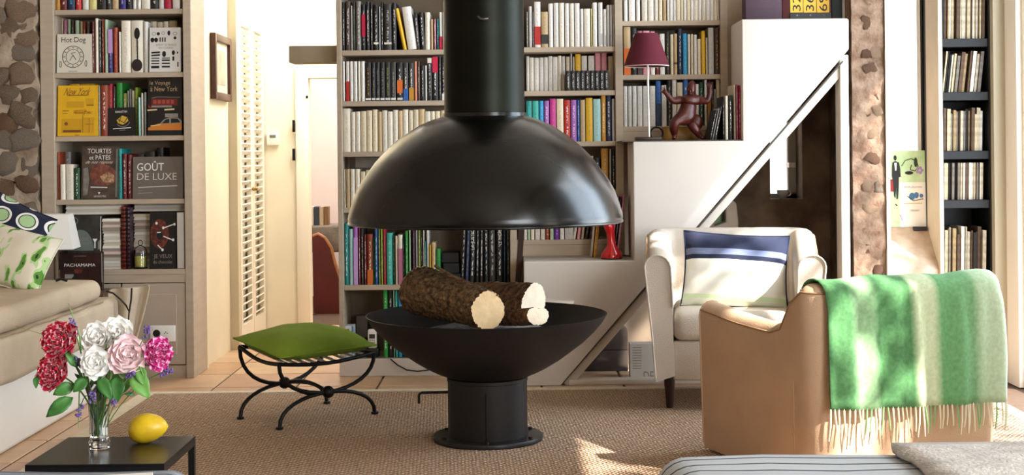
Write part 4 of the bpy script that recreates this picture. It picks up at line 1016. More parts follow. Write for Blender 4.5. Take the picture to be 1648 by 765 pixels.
# the pedestal's welded vertical seam
MB().tube([(HX-0.004, HY-0.1718, ZR+0.021), (HX-0.004, HY-0.1718, hz(622))], 0.0022, 6).build('seam', M_black_iron, t)
a = Vector((HX-0.17, HY, hz(629)))
pa = fl(696, 647, ZR)
MB().tube([a+Vector((0.01, -0.02, 0)), Vector((pa.x+0.012, HY-0.03, hz(629))), Vector((pa.x+0.003, HY-0.03, hz(631))), Vector((pa.x, HY-0.03, hz(634))), Vector((pa.x, HY-0.03, hz(646)))], 0.006, 8).build('air_lever', M_black_iron, t, smooth=60)

# ash and logs
q = MB(); rows = []
for i in range(9):
    r = []
    for k in range(36):
        g = 2*pi*k/36; rr = 0.33*i/8
        z = 0.503 + 0.03*noise.noise(Vector((rr*9*math.cos(g), rr*9*math.sin(g), 1)))*(1-i/8) - 0.05*(i/8)**4
        r.append(Vector((HX+rr*math.cos(g), HY+rr*math.sin(g), z)))
    rows.append(r)
q.grid(rows, cv=True)
o = q.build('ash_bed', mat('wood_ash', '#8f8c8a', 0.95, var=0.5, vscale=25, col2='#5c5856', bump=0.5, bscale=70), smooth=60); props(o, 'pale grey ash bed filling the fire bowl', 'ash', kind='stuff')
M_bark = mat('rough_bark', '#8a6a45', 0.95, var=0.6, vscale=48, col2='#3b2816', bump=1.0, bscale=70, detail=8, stretch=(1, 1, 1))
M_bark2 = mat('split_bark', '#8d6643', 0.9, var=0.6, vscale=20, col2='#4a2f1c', detail=8, bump=0.8, bscale=35, stretch=(1, 3, 3))
M_cut = mat('cut_wood', '#d9b98c', 0.85, var=0.15, vscale=30, bump=0.15, bscale=120)
M_cut2 = mat('pale_cut_wood', '#e9d6bb', 0.85, var=0.12, vscale=30, bump=0.15, bscale=120)
def log(label, p0, p1, r0_, r1_, m, mc, seed, shape=None, bevel_dir=None):
    p0, p1 = Vector(p0), Vector(p1); ax = (p1-p0).normalized(); u = ax.cross(Vector((0, 0, 1))).normalized(); v = u.cross(ax)
    t = thing('firewood_log', label, 'log', ((p0.x+p1.x)/2, (p0.y+p1.y)/2, min(p0.z-r0_, p1.z-r1_)), group='logs in the fire bowl')
    n, sg = 60, 96; rows = []
    for i in range(n+1):
        f_ = i/n; c = p0.lerp(p1, f_); R = r0_+(r1_-r0_)*f_; r = []
        for k in range(sg):
            g = 2*pi*k/sg
            q = (shape(g) if shape else 1)*(1+0.07*noise.noise(Vector((math.cos(g)*1.2, math.sin(g)*1.2, f_*1.5+seed)))) + 0.05*noise.noise(Vector((math.cos(g)*6, math.sin(g)*6, f_*7+seed)))+0.05*noise.noise(Vector((math.cos(g)*11, math.sin(g)*11, f_*9+seed)))+0.05*noise.noise(Vector((math.cos(g)*26, math.sin(g)*26, f_*24+seed)))
            off = Vector((0, 0, 0))
            if bevel_dir and i in (0, n): off = ax*(bevel_dir[0 if i == 0 else 1]*math.sin(g)*R)
            r.append(c+(u*math.cos(g)+v*math.sin(g))*R*q+off)
        rows.append(r)
    MB().grid(rows, cv=True).build('bark', m, t, smooth=50)
    for rr, c, s in ((rows[0], p0, -1), (rows[-1], p1, 1)):
        inner = [c+(p-c)*0.5+ax*s*0.002 for p in rr]; q = MB(); q.grid([rr, inner], cv=True); n_ = len(q.v); q.v.append(c+ax*s*0.003); q.f += [[sg+k, sg+(k+1) % sg, n_] for k in range(sg)]
        q.build('cut_end', mc, t, smooth=30)
    return t
log('thick round log with rough brown bark and sawn end, tilted over the bowl edge', w(676, 467, 6.18), w(785, 500, 5.72), 0.108, 0.078, M_bark, M_cut, 1, bevel_dir=(0.15, -0.1))
log('split log lying behind the round log with a tall pale end', w(760, 482, 6.45), w(858, 485, 6.12), 0.08, 0.085, M_bark2, M_cut2, 5, shape=lambda g: 1-0.32*max(0, math.cos(g-0.6))**2-0.15*max(0, math.cos(g-3.4))**2)
log('small pale split log end lying in front of the split log', w(806, 512, 5.98), w(866, 508, 5.74), 0.040, 0.046, M_bark2, M_cut2, 9, shape=lambda g: 1-0.25*max(0, math.cos(g-1.8))**4+0.15*math.cos(2*g))
# small twig on the big log
o = MB().tube([w(700, 428, 5.98), w(730, 446, 5.92), w(770, 462, 5.83), w(802, 476, 5.74)], [0.006, 0.008, 0.007, 0.004], 7).build('twig', M_bark2, smooth=60); props(o, 'thin dry twig lying on top of the round log', 'twig')
# ------------------------------------------------------------------ rug
def rug_mat():
    m = bpy.data.materials.new('sisal_weave'); m.use_nodes = True; t = m.node_tree; L = t.links; b = t.nodes['Principled BSDF']
    tc = N(t, 'ShaderNodeTexCoord'); mp = N(t, 'ShaderNodeMapping'); mp.inputs['Scale'].default_value = (1, 1, 1); mp.inputs['Rotation'].default_value = (0, 0, 0.6); L.new(tc.outputs['Object'], mp.inputs[0])
    wv = N(t, 'ShaderNodeTexWave'); wv.inputs['Scale'].default_value = 17; wv.inputs['Distortion'].default_value = 2.5; wv.inputs['Detail'].default_value = 2; wv.inputs['Detail Scale'].default_value = 3
    w2 = N(t, 'ShaderNodeTexWave'); w2.bands_direction = 'Y'; w2.inputs['Scale'].default_value = 13; w2.inputs['Distortion'].default_value = 2.0; w2.inputs['Detail'].default_value = 2
    L.new(mp.outputs[0], wv.inputs[0]); L.new(mp.outputs[0], w2.inputs[0])
    mu = N(t, 'ShaderNodeMath', operation='MULTIPLY'); L.new(wv.outputs['Fac'], mu.inputs[0]); L.new(w2.outputs['Fac'], mu.inputs[1])
    nz = N(t, 'ShaderNodeTexNoise'); nz.inputs['Scale'].default_value = 60; L.new(tc.outputs['Object'], nz.inputs[0])
    ad = N(t, 'ShaderNodeMath', operation='ADD'); L.new(mu.outputs[0], ad.inputs[0])
    n2 = N(t, 'ShaderNodeMath', operation='MULTIPLY'); n2.inputs[1].default_value = 0.5; L.new(nz.outputs['Fac'], n2.inputs[0]); L.new(n2.outputs[0], ad.inputs[1])
    r = ramp(t, [(0.15, '#745540'), (0.55, '#ae8c6d'), (1.0, '#d6bd9f')], 'LINEAR'); L.new(ad.outputs[0], r.inputs[0]); L.new(r.outputs[0], b.inputs['Base Color'])
    bp = N(t, 'ShaderNodeBump'); bp.inputs['Strength'].default_value = 0.8; bp.inputs['Distance'].default_value = 0.012; L.new(ad.outputs[0], bp.inputs['Height']); L.new(bp.outputs[0], b.inputs['Normal'])
    b.inputs['Roughness'].default_value = 0.95
    return m
RX0, RX1, RY0, RY1 = -1.97, 2.35, 1.8, 7.33
t = thing('rug', 'large sisal rug with a cream bound edge under the fire bowl', 'rug', (0.2, 4.5, 0))
bw = 0.075
box('weave', rug_mat(), RX0+bw, RX1-bw, RY0+bw, RY1-bw, 0.001, 0.012, t)
q = MB(); q.box(RX0, RX0+bw, RY0, RY1, 0.0012, 0.014); q.box(RX1-bw, RX1, RY0, RY1, 0.0012, 0.014); q.box(RX0+bw, RX1-bw, RY1-bw*0.8, RY1, 0.0012, 0.014); q.box(RX0+bw, RX1-bw, RY0, RY0+bw, 0.0012, 0.014)
q.build('border', mat('cream_binding', '#d9c9ae', 0.9, var=0.12, vscale=30, bump=0.3, bscale=150), t)

# ------------------------------------------------------------------ iron stool with green cushion
A, Bf, Cf, Df = fl(387, 675, ZR), fl(450, 692, ZR), fl(603, 667, ZR), fl(526, 650, ZR)
ctr = (A+Bf+Cf+Df)/4
t = thing('stool', 'black iron curule stool with curved legs on the rug', 'stool', (ctr.x, ctr.y, ZR))
HM = 0.15
balls = []
for f0, f1, HT in ((A, Df, 0.352), (Bf, Cf, 0.306)):
    m_ = (f0+f1)/2
    low = []; up = []
    for k in range(17):
        g = pi*k/16; c = (1-math.cos(g))/2
        p = f0.lerp(f1, c); low.append(Vector((p.x, p.y, ZR+0.008+(HM-ZR-0.008)*math.sin(g)**0.85)))
        up.append(Vector((p.x, p.y, HT-(HT-HM)*math.sin(g)**0.85)))
    MB().tube(low, 0.0095, 8).build('leg', M_black_iron, t, smooth=60)
    MB().tube(up, 0.0095, 8).build('arm', M_black_iron, t, smooth=60)
    c = Vector((m_.x, m_.y, HM)); balls.append(c)
    MB().ball(c, 0.029, 14, 10).build('boss', M_black_iron, t, smooth=60)
    for p in (f0, f1): MB().tube([(p.x, p.y, ZR+0.001), (p.x, p.y, ZR+0.012)], 0.017, 10).build('foot', M_black_iron, t)
for s_ in (-1, 1):
    pts = [balls[0].lerp(balls[1], k/10)+Vector((0, 0, s_*0.028*math.sin(pi*k/10))) for k in range(11)]
    MB().tube(pts, 0.0085, 8).build('stretcher', M_black_iron, t, smooth=60)
top = [Vector((p.x, p.y, h_)) for p, h_ in ((A, 0.352), (Bf, 0.306), (Cf, 0.306), (Df, 0.352))]; HT = 0.329
for k in range(4):
    a, b = top[k], top[(k+1) % 4]
    pts = [a.lerp(b, j/10)-Vector((0, 0, 0.022*math.sin(pi*j/10))) for j in range(11)]
    MB().tube(pts, 0.0095, 8).build('seat_rail', M_black_iron, t, smooth=60)
for j in range(1, 10):
    a = top[0].lerp(top[3], j/10)-Vector((0, 0, 0.022*math.sin(pi*j/10))); b = top[1].lerp(top[2], j/10)-Vector((0, 0, 0.022*math.sin(pi*j/10)))
    MB().bar(a, b, 0.022, 0.004, (0, 0, 1)).build('seat_strap', mat('white_strap', '#d9d2c4', 0.8), t)
ex = ((Cf-Bf)+(Df-A))/2; ey = ((Df-Cf)+(A-Bf))/2
M_greenv = mat('green_velvet', '#6f8418', 0.9, var=0.2, vscale=6, bump=0.2, bscale=200)
q, edge = pillow(ex.length*1.05, ey.length*1.10, 0.15, 16, 0.02, 0.5)
R_ = Matrix.Translation((ctr.x, ctr.y, HT+0.036)) @ Matrix.Rotation(0.046/ey.length, 4, ex.normalized()) @ Matrix(((ex.normalized().x, 0, ey.normalized().x, 0), (ex.normalized().y, 0, ey.normalized().y, 0), (0, 1, 0, 0), (0, 0, 0, 1)))
q.v = [R_ @ p for p in q.v]
for p in q.v:
    zf_ = HT+0.006+0.046*((p-ctr).dot(ey.normalized())/ey.length)
    if p.z < zf_: p.z = zf_+(p.z-zf_)*0.1
cu = q.build('seat_cushion', M_greenv, smooth=80); props(cu, 'moss green velvet cushion lying on the iron stool', 'cushion')
MB().tube([R_ @ p for p in edge], 0.005, 6, closed=True).build('piping', M_greenv, cu, smooth=60)

# ------------------------------------------------------------------ bench sofa along the left wall
M_linen = mat('natural_linen', '#c7b49c', 0.95, var=0.12, vscale=6, bump=0.35, bscale=220)
M_linen_d = mat('natural_linen_fold', '#a58f76', 0.95, var=0.15, vscale=6)
t = thing('bench_sofa', 'white plastered bench sofa with natural linen mattress under the stone wall', 'sofa', (-2.6, 6.2, 0))
XF = -2.17
box('base', mat('white_limewash', '#f6f3ed', 0.85, var=0.04, vscale=3, bump=0.1, bscale=25), -3.09, XF, 4.2, 7.28, 0, 0.31, t, bevel=0.02)
def soft_box(x0, x1, y0, y1, z0, z1, r, nx=10, ny=40, amp=0.008, seed=0):
    """upholstered slab with soft edges and slight waviness"""
    rows = []
    cxm, czm = (x0+x1)/2, (z0+z1)/2
    r = min(r, (x1-x0)/2*0.98, (z1-z0)/2*0.98)
    for i in range(ny+1):
        # denser stations near both ends so the end edges round off
        fy = 0.5-0.5*math.cos(pi*i/ny); y = y0+(y1-y0)*fy
        e = min(fy, 1-fy)*(y1-y0); sh = r*(1-math.sqrt(max(0, 1-(1-e/r)**2))) if e < r else 0
        hx, hz_ = (x1-x0)/2-sh, (z1-z0)/2-sh; rr_ = max(r-sh*0.6, 0.004)
        sec = []
        for (sx_, sz_, g0) in ((1, 1, 0), (-1, 1, pi/2), (-1, -1, pi), (1, -1, 1.5*pi)):
            for k in range(7):
                g = g0+pi/2*k/6; sec.append((sx_*(hx-rr_)+rr_*math.cos(g), sz_*(hz_-rr_)+rr_*math.sin(g)))
            if g0 in (0, pi):
                s1 = -sx_; X0_ = sx_*(hx-rr_)
                for k in range(1, nx): sec.append((X0_+(s1*(hx-rr_)-X0_)*k/nx, sz_*hz_))
        n = len(sec); r_ = []
        for X, Z in sec:
            dv = amp*noise.noise(Vector((X*6+seed, y*4, Z*6)))
            r_.append(Vector((cxm+X+dv*0.4, y, czm+Z+dv)))
        rows.append(r_)
    q = MB(); q.grid(rows, cv=True); q.f.append(list(range(n-1, -1, -1))); q.f.append([ny*n+k for k in range(n)])
    return q
soft_box(-3.08, -2.09, 4.1, 7.36, 0.312, 0.515, 0.04, amp=0.01).build('mattress', M_linen, t, smooth=50)
soft_box(-3.08, -2.12, 4.1, 7.16, 0.512, 0.625, 0.05, amp=0.012, seed=4).build('seat_cushion', M_linen, t, smooth=50)
MB().tube([(-2.105, 4.2+k*0.1, 0.514+0.004*math.sin(k*1.7)) for k in range(30)], 0.004, 6).build('seam', M_linen_d, t)
# draped slipcover corner with its black ribbon tie
rows = []
D0 = [w(170, 466, 7.30), w(176, 500, 7.30), w(182, 545, 7.30), w(188, 590, 7.30)]
D1 = [w(246, 455, 7.38), w(238, 490, 7.38), w(226, 535, 7.38), w(212, 575, 7.38)]
for j in range(9):
    r = []
    for i in range(4):
        p = D0[i].lerp(D1[i], j/8); r.append(p+Vector((0, 0.03*math.sin(j*1.3), 0.006*math.sin(j*0.9))))
    rows.append(r)
MB().grid(rows).build('slipcover_flap', M_linen, t, smooth=70, solid=0.012, sub=1)
M_rib = mat('black_ribbon', '#17140f', 0.6)
MB().tube([w(171, 469, 7.24), w(182, 472, 7.24), w(194, 482, 7.24), w(203, 492, 7.24), w(208, 503, 7.24), w(211, 482, 7.24), w(212, 464, 7.24)], 0.005, 6).build('ribbon', M_rib, t, smooth=60)
MB().tube([w(208, 500, 7.25), w(207, 512, 7.25), w(207, 530, 7.25)], 0.004, 6).build('ribbon', M_rib, t, smooth=60)
o = MB().tube([w(90, 452, 6.9), w(98, 449, 6.9), w(108, 452, 6.9)], 0.007, 6).build('ribbon', M_rib, t, smooth=60)

def pattern_mat(name, build):
    m = bpy.data.materials.new(name); m.use_nodes = True; t = m.node_tree; b = t.nodes['Principled BSDF']; b.inputs['Roughness'].default_value = 0.95
    tc = N(t, 'ShaderNodeTexCoord'); t.links.new(build(t, tc.outputs['Object']), b.inputs['Base Color']); return m
def dots(t, co):
    mp = N(t, 'ShaderNodeMapping'); mp.inputs['Scale'].default_value = (7.2, 0, 9.0); mp.inputs['Rotation'].default_value = (0, 0.25, 0); t.links.new(co, mp.inputs[0])
    v = N(t, 'ShaderNodeTexVoronoi'); v.inputs['Scale'].default_value = 1.0; v.inputs['Randomness'].default_value = 0.0; t.links.new(mp.outputs[0], v.inputs['Vector'])
    r = ramp(t, [(0, '#a9c892'), (0.27, '#1b2038'), (0.31, '#efece4'), (0.40, '#1b2038')]); t.links.new(v.outputs['Distance'], r.inputs[0]); return r.outputs[0]
def floral(t, co):
    mp = N(t, 'ShaderNodeMapping'); mp.inputs['Scale'].default_value = (9, 1, 4); mp.inputs['Rotation'].default_value = (0, 0.6, 0); t.links.new(co, mp.inputs[0])
    n = N(t, 'ShaderNodeTexNoise'); n.inputs['Scale'].default_value = 2.0; n.inputs['Detail'].default_value = 2; t.links.new(mp.outputs[0], n.inputs['Vector'])
    r = ramp(t, [(0, '#2c3a22'), (0.335, '#5f8f3a'), (0.40, '#b6d391'), (0.45, '#e4dbc6')]); t.links.new(n.outputs['Fac'], r.inputs[0]); return r.outputs[0]
def put_pillow(name, label, m, c, wd, ht, th, rot, pipe=None, n=16, pinch=0.06):
    q, edge = pillow(wd, ht, th, n, pinch)
    o = q.build(name, m, loc=(0, 0, 0), smooth=80); o.location = c; o.rotation_euler = rot; ORG[o] = Vector((0, 0, 0))
    props(o, label, 'cushion')
    MB().tube(edge, 0.004, 6, closed=True).build('piping', pipe or m, o, smooth=60)
    return o
c = w(2, 420, 7.0)
put_pillow('cushion', 'navy cushion with green and white oval dots leaning on the stone wall', pattern_mat('navy_dots', dots), (c.x, 7.0, 0.84), 0.42, 0.42, 0.15, (-0.35, 0.42, -0.25))
c = w(22, 440, 6.72)
put_pillow('cushion', 'cream cushion printed with green leaves in front of the dotted one', pattern_mat('leaf_print', floral), (c.x, 6.72, 0.765), 0.42, 0.30, 0.14, (-0.45, 0.22, -0.3))

# white square lamp behind the sofa
Yl = 7.66
c = w(90, 400, Yl)
t = thing('table_lamp', 'table lamp with white tapered square shade behind the sofa cushions', 'lamp', (c.x, Yl, zp2))
a, b = w(90, 345, Yl), w(90, 401, Yl)
def sq_ring(h, z, rot=0.12): return [Vector((c.x+h*(cx_*math.cos(rot)-cy_*math.sin(rot)), Yl+h*(cx_*math.sin(rot)+cy_*math.cos(rot)), z)) for cx_, cy_ in ((-1, -1), (1, -1), (1, 1), (-1, 1))]
q = MB(); q.grid([sq_ring(0.111, b.z), sq_ring(0.078, a.z)], cv=True); q.build('shade', mat('white_shade', '#f1ece2', 0.9, bump=0.1, bscale=250), t, solid=0.003)
q = MB(); q.tube([(c.x, Yl, zp2+0.012), (c.x, Yl, b.z+0.06)], 0.013, 10); q.lathe([(0.0, zp2), (0.06, zp2), (0.06, zp2+0.012), (0.02, zp2+0.02), (0.0, zp2+0.022)], (c.x, Yl, 0), 24); q.build('stem', mat('brown_wood', '#6b503a'), t, smooth=50)
MB().tube([p+Vector((0, 0, 0)) for p in sq_ring(0.112, b.z)], 0.003, 6, closed=True).build('shade_trim', mat('dark_trim', '#4a4038', 0.8), t)

# ------------------------------------------------------------------ low black table, vase, flowers, fruit
TZ = 0.42
x0, x1, y0, y1 = -1.332, -0.956, 3.768, 4.135
M_tab = mat('black_painted_steel', '#1d1b1b', 0.3, metal=0.3, var=0.2, vscale=10)
t = thing('side_table', 'low square black steel side table holding the vase of flowers', 'table', ((x0+x1)/2, (y0+y1)/2, ZR))
box('top', M_tab, x0, x1, y0, y1, TZ-0.006, TZ, t, bevel=0.001, seg=1)
q = MB(); q.box(x0, x1, y0, y0+0.018, TZ-0.026, TZ-0.006); q.box(x0, x1, y1-0.018, y1, TZ-0.026, TZ-0.006); q.box(x0, x0+0.018, y0+0.018, y1-0.018, TZ-0.026, TZ-0.006); q.box(x1-0.018, x1, y0+0.018, y1-0.018, TZ-0.026, TZ-0.006)
q.build('frame', M_tab, t)
for xx in (x0, x1-0.018):
    for yy in (y0, y1-0.018): box('leg', M_tab, xx, xx+0.018, yy, yy+0.018, ZR+0.0005, TZ-0.026, t)
vb = fl(160, 722, TZ); VX, VY = vb.x, vb.y
kv = VY/F
t = thing('vase', 'clear cut glass vase holding roses on the black table', 'vase', (VX, VY, TZ))
flute = lambda a, z: 1+0.03*math.cos(a*10)
hv = 110*kv
MB().lathe([(0.0, 0.0), (0.027, 0.0), (0.030, 0.004), (0.030, 0.018), (0.0265, 0.024), (0.0275, 0.07), (0.031, hv*0.8), (0.0345, hv), (0.0325, hv), (0.029, hv*0.8), (0.0252, 0.07), (0.024, 0.032), (0.0, 0.028)], (VX, VY, TZ+0.0005), 40, rf=flute).build('glass', mat('cut_glass', '#ffffff', 0.02, trans=1.0, ior=1.48), t, smooth=25)
MB().lathe([(0.0, 0.033), (0.0235, 0.034), (0.0245, 0.07), (0.0265, hv*0.62), (0.0, hv*0.62)], (VX, VY, TZ+0.0005), 24).build('water', mat('water', '#f4fbf4', 0.0, trans=1.0, ior=1.33), t, smooth=40)
M_stem = mat('green_stem', '#4f7a2c', 0.6, var=0.2, vscale=20); M_leaf = mat('rose_leaf', '#27561f', 0.45, var=0.4, vscale=18, col2='#47823a'); M_leaf2 = mat('light_leaf', '#6fa44f', 0.5, var=0.3, vscale=18)
def petal_mesh(name, cup, wave):
    rows = []
    for i in range(6):
        r = []
        for j in range(7):
            v = i/5; u = -1+2*j/6
            wd = math.sin(pi*(0.12+0.80*v**0.8))**0.75*0.62
            x = u*wd; y = -cup*0.42*math.sin(pi*v*0.85) + 0.40*cup*u*u*v - wave*0.18*max(0, v-0.7)*3
            z = v+0.05*wave*math.sin(u*5)
            r.append(Vector((x, y, z)))
        rows.append(r)
    q = MB(); q.grid(rows); me = bpy.data.meshes.new(name); me.from_pydata(q.v, [], q.f)
    for p in me.polygons: p.use_smooth = True
    me.materials.append(None); return me
PET = [petal_mesh('petal', 0.55, 1.0), petal_mesh('petal', 0.8, 0.6)]
def petal_mat(name, c1, c2, scale, thr):
    m = bpy.data.materials.new(name); m.use_nodes = True; t = m.node_tree; b = t.nodes['Principled BSDF']; b.inputs['Roughness'].default_value = 0.7
    tc = N(t, 'ShaderNodeTexCoord'); mp = N(t, 'ShaderNodeMapping'); mp.inputs['Scale'].default_value = (scale, scale, scale*0.35); t.links.new(tc.outputs['Object'], mp.inputs[0])
    n = N(t, 'ShaderNodeTexNoise'); n.inputs['Scale'].default_value = 1.0; n.inputs['Detail'].default_value = 3; t.links.new(mp.outputs[0], n.inputs['Vector'])
    r = ramp(t, [(0, c1), (thr, c2)], 'LINEAR' if thr > 0.9 else 'CONSTANT'); t.links.new(n.outputs['Fac'], r.inputs[0]); t.links.new(r.outputs[0], b.inputs['Base Color'])
    b.inputs['Subsurface Weight'].default_value = 0.1; b.inputs['Subsurface Radius'].default_value = (0.01, 0.005, 0.005)
    return m
PM = dict(red=petal_mat('striped_red_petal', '#c30d33', '#f3c4cd', 4.5, 0.53), white=petal_mat('white_petal', '#fdfaf4', '#fffdf8', 3, 0.5), pink=petal_mat('pale_pink_petal', '#f3cfd3', '#f8e6e4', 3, 0.5), mag=petal_mat('striped_magenta_petal', '#c81f7e', '#f0bcd8', 5.5, 0.55))
def leaf_obj(parent, base, tip, wd, m, fold=0.25, name='leaf'):
    base, tip = Vector(base), Vector(tip); d = tip-base; sd = d.cross(Vector((0.1, -1, 0.3))).normalized(); nn = sd.cross(d).normalized()
    rows = []
    for i in range(7):
        v = i/6; h = wd*math.sin(pi*(v**0.8))**0.9*0.5+0.0004
        c = base+d*v+nn*0.12*d.length*math.sin(pi*v)
        rows.append([c-sd*h+nn*h*fold, c-sd*h*0.5+nn*h*fold*0.3, c, c+sd*h*0.5+nn*h*fold*0.3, c+sd*h+nn*h*fold])
    return MB().grid(rows).build(name, m, parent, smooth=60, solid=0.0006)
def flower(name, label, px, py, dy, rad_px, mk, face, n=26, open_=1.0, leaves=()):
    Yf = VY+dy; c = w(px, py, Yf); R = rad_px*Yf/F
    t = thing(name, label, 'flower', (VX, VY, TZ+0.03), group='flowers in the glass vase')
    face = Vector(face).normalized(); q0 = Vector((0, 0, 1)).rotation_difference(face)
    for k in range(n):
        f_ = (k+0.5)/n; ang = k*2.39996
        tilt = (0.15+1.25*f_**0.8)*open_; ln = R*(0.42+0.62*f_); ww = R*(0.45+0.75*f_)
        o = bpy.data.objects.new('petal', PET[k % 2]); C.objects.link(o); o.parent = t
        setm(o, PM[mk])
        M_ = Matrix.Translation(c-ORG[t]-face*R*0.35) @ q0.to_matrix().to_4x4() @ Matrix.Rotation(ang, 4, 'Z') @ Matrix.Translation((0, -R*0.10*f_, 0)) @ Matrix.Rotation(tilt, 4, 'X') @ Matrix.Diagonal((ww, ln*0.9, ln, 1))
        o.matrix_basis = M_
    cb_ = c-face*R*0.35
    a = Vector((VX-(c.x-VX)*0.08, VY+(c.y-VY)*0.2, TZ+0.036)); mid = Vector((VX+(c.x-VX)*0.25, VY+(c.y-VY)*0.3, TZ+hv))
    pts = []
    for k in range(11):
        s_ = k/10; p = a*(1-s_)**2+mid*2*s_*(1-s_)+cb_*s_*s_; pts.append(p)
    MB().tube(pts, 0.0026, 6).build('stem', M_stem, t, smooth=60)
    MB().ball(cb_-face*R*0.25, R*0.17, 8, 6).build('calyx', M_stem, t, smooth=60)
    for (bx, by, tx_, ty_, wl_, lm) in leaves: leaf_obj(t, w(bx, by, VY+dy*0.6), w(tx_, ty_, VY+dy*0.6-0.02), wl_*Yf/F, M_leaf if lm == 0 else M_leaf2)
    return t
flower('rose', 'upper red and white striped rose in the glass vase', 91, 545, -0.03, 31, 'red', (-0.25, -1, 0.45), 30, leaves=[(128, 590, 104, 566, 16, 0)])
flower('rose', 'lower red and white striped rose in the glass vase', 79, 599, -0.05, 28, 'red', (-0.35, -1, 0.25), 28, leaves=[(120, 620, 85, 636, 22, 0), (118, 640, 74, 672, 24, 0), (60, 605, 58, 626, 10, 0)])
flower('rose', 'large creamy white rose at the bouquet top', 153, 541, 0.03, 28, 'white', (-0.1, -1, 0.7), 28)
flower('rose', 'creamy white rose behind the pale pink one', 186, 533, 0.05, 28, 'white', (0.15, -1, 0.8), 26)
flower('rose', 'open white rose low in the bouquet with yellow heart', 151, 583, -0.06, 26, 'white', (-0.05, -1, 0.15), 22, 1.15, leaves=[(160, 605, 180, 645, 20, 0), (140, 610, 118, 632, 20, 0)])
flower('rose', 'pale pink rose in the bouquet', 205, 570, -0.04, 31, 'pink', (0.25, -1, 0.3), 28, leaves=[(190, 605, 188, 650, 26, 0), (215, 598, 240, 642, 30, 1), (225, 590, 232, 622, 18, 1)])
flower('rose', 'magenta striped rose at the bouquet side near the socket', 255, 570, 0.0, 27, 'mag', (0.55, -0.6, 0.15), 26, 0.9, leaves=[(232, 590, 226, 570, 10, 1)])
q = MB(); cc = w(152, 583, VY-0.085)
def sprig(px, py, bx, by, label, dy=-0.03):
    t = thing('lavender_sprig', label, 'flower', (VX, VY, TZ+0.04), group='lavender in the glass vase')
    Yf = VY+dy; tip = w(px, py, Yf); base = w(bx, by, VY); a = Vector((VX+(base.x-VX)*0.2, VY, TZ+0.06))
    pts = [a*(1-s_)**2+base*2*s_*(1-s_)+tip*s_*s_ for s_ in [k/8 for k in range(9)]]
    MB().tube(pts, 0.0014, 5).build('stem', M_stem, t, smooth=60)
    d = (pts[-1]-pts[-3]).normalized(); q = MB(); r = random.Random(int(px))
    for k in range(26):
        c = tip+d*(r.uniform(-0.028, 0.012))+Vector((r.uniform(-1, 1), r.uniform(-1, 1), r.uniform(-1, 1)))*0.0075; q.ball(c, r.uniform(0.0022, 0.004), 6, 4)
    q.build('florets', mat('lavender_purple', '#7a5ca8', 0.8, var=0.4, vscale=120), t, smooth=60)
sprig(237, 531, 205, 600, 'lavender sprig rising beside the socket plate')
sprig(272, 597, 215, 610, 'lavender sprig reaching out below the magenta rose')
sprig(117, 520, 140, 600, 'lavender sprig above the upper striped rose', 0.02)
sprig(125, 580, 140, 610, 'lavender sprig between the striped roses and white rose')
sprig(148, 640, 150, 600, 'lavender sprig hanging over the vase rim', -0.06)
sprig(127, 665, 142, 600, 'lavender sprig drooping beside the vase', -0.06)
sprig(213, 602, 185, 610, 'lavender sprig under the pale pink rose', -0.06)
sprig(183, 648, 172, 610, 'lavender sprig at the vase rim below the leaf', -0.05)
for k, (pts, lab) in enumerate((([(135, 600), (128, 540), (110, 488)], 'long grass blade rising above the striped roses'), ([(130, 600), (90, 545), (25, 525)], 'long grass blade bending toward the sofa'), ([(139, 600), (128, 620), (126, 690)], 'grass blade hanging beside the vase'), ([(180, 600), (225, 590), (243, 640)], 'pale bent grass blade below the magenta rose'))):
    t = thing('grass_blade', lab, 'grass', (VX, VY, TZ+0.05))
    P = [Vector((VX, VY, TZ+0.06))]+[w(a, b, VY-0.02*k+0.02) for a, b in pts]
    rows = []
    for i in range(13):
        s_ = i/12*3; j = min(int(s_), 2); p = P[j].lerp(P[j+1], s_-j); wd_ = 0.0032*(1-i/12)**0.6+0.0004; rows.append([p+Vector((-wd_, 0, 0)), p+Vector((0, -0.001, 0.0)), p+Vector((wd_, 0, 0))])
    MB().grid(rows).build('blade', M_leaf2, t, smooth=60, solid=0.0006)
# loose foliage in the middle of the bouquet
r = random.Random(3)
t = thing('foliage_sprig', 'leafy green sprig filling the bouquet above the vase', 'foliage', (VX, VY, TZ+0.05))
MB().tube([(VX, VY, TZ+0.05), (VX+0.01, VY, TZ+hv), (VX+0.02, VY+0.01, TZ+hv+0.1)], 0.002, 6).build('stem', M_stem, t)
for k in range(34):
    bx, by = r.uniform(135, 205), r.uniform(585, 640); tx_, ty_ = bx+r.uniform(-22, 22), by+r.uniform(-26, 22)
    leaf_obj(t, w(bx, by, VY+r.uniform(-0.02, 0.03)), w(tx_, ty_, VY+r.uniform(-0.04, 0.04)), r.uniform(6, 13)*kv, r.choice([M_leaf, M_leaf, M_leaf2]))
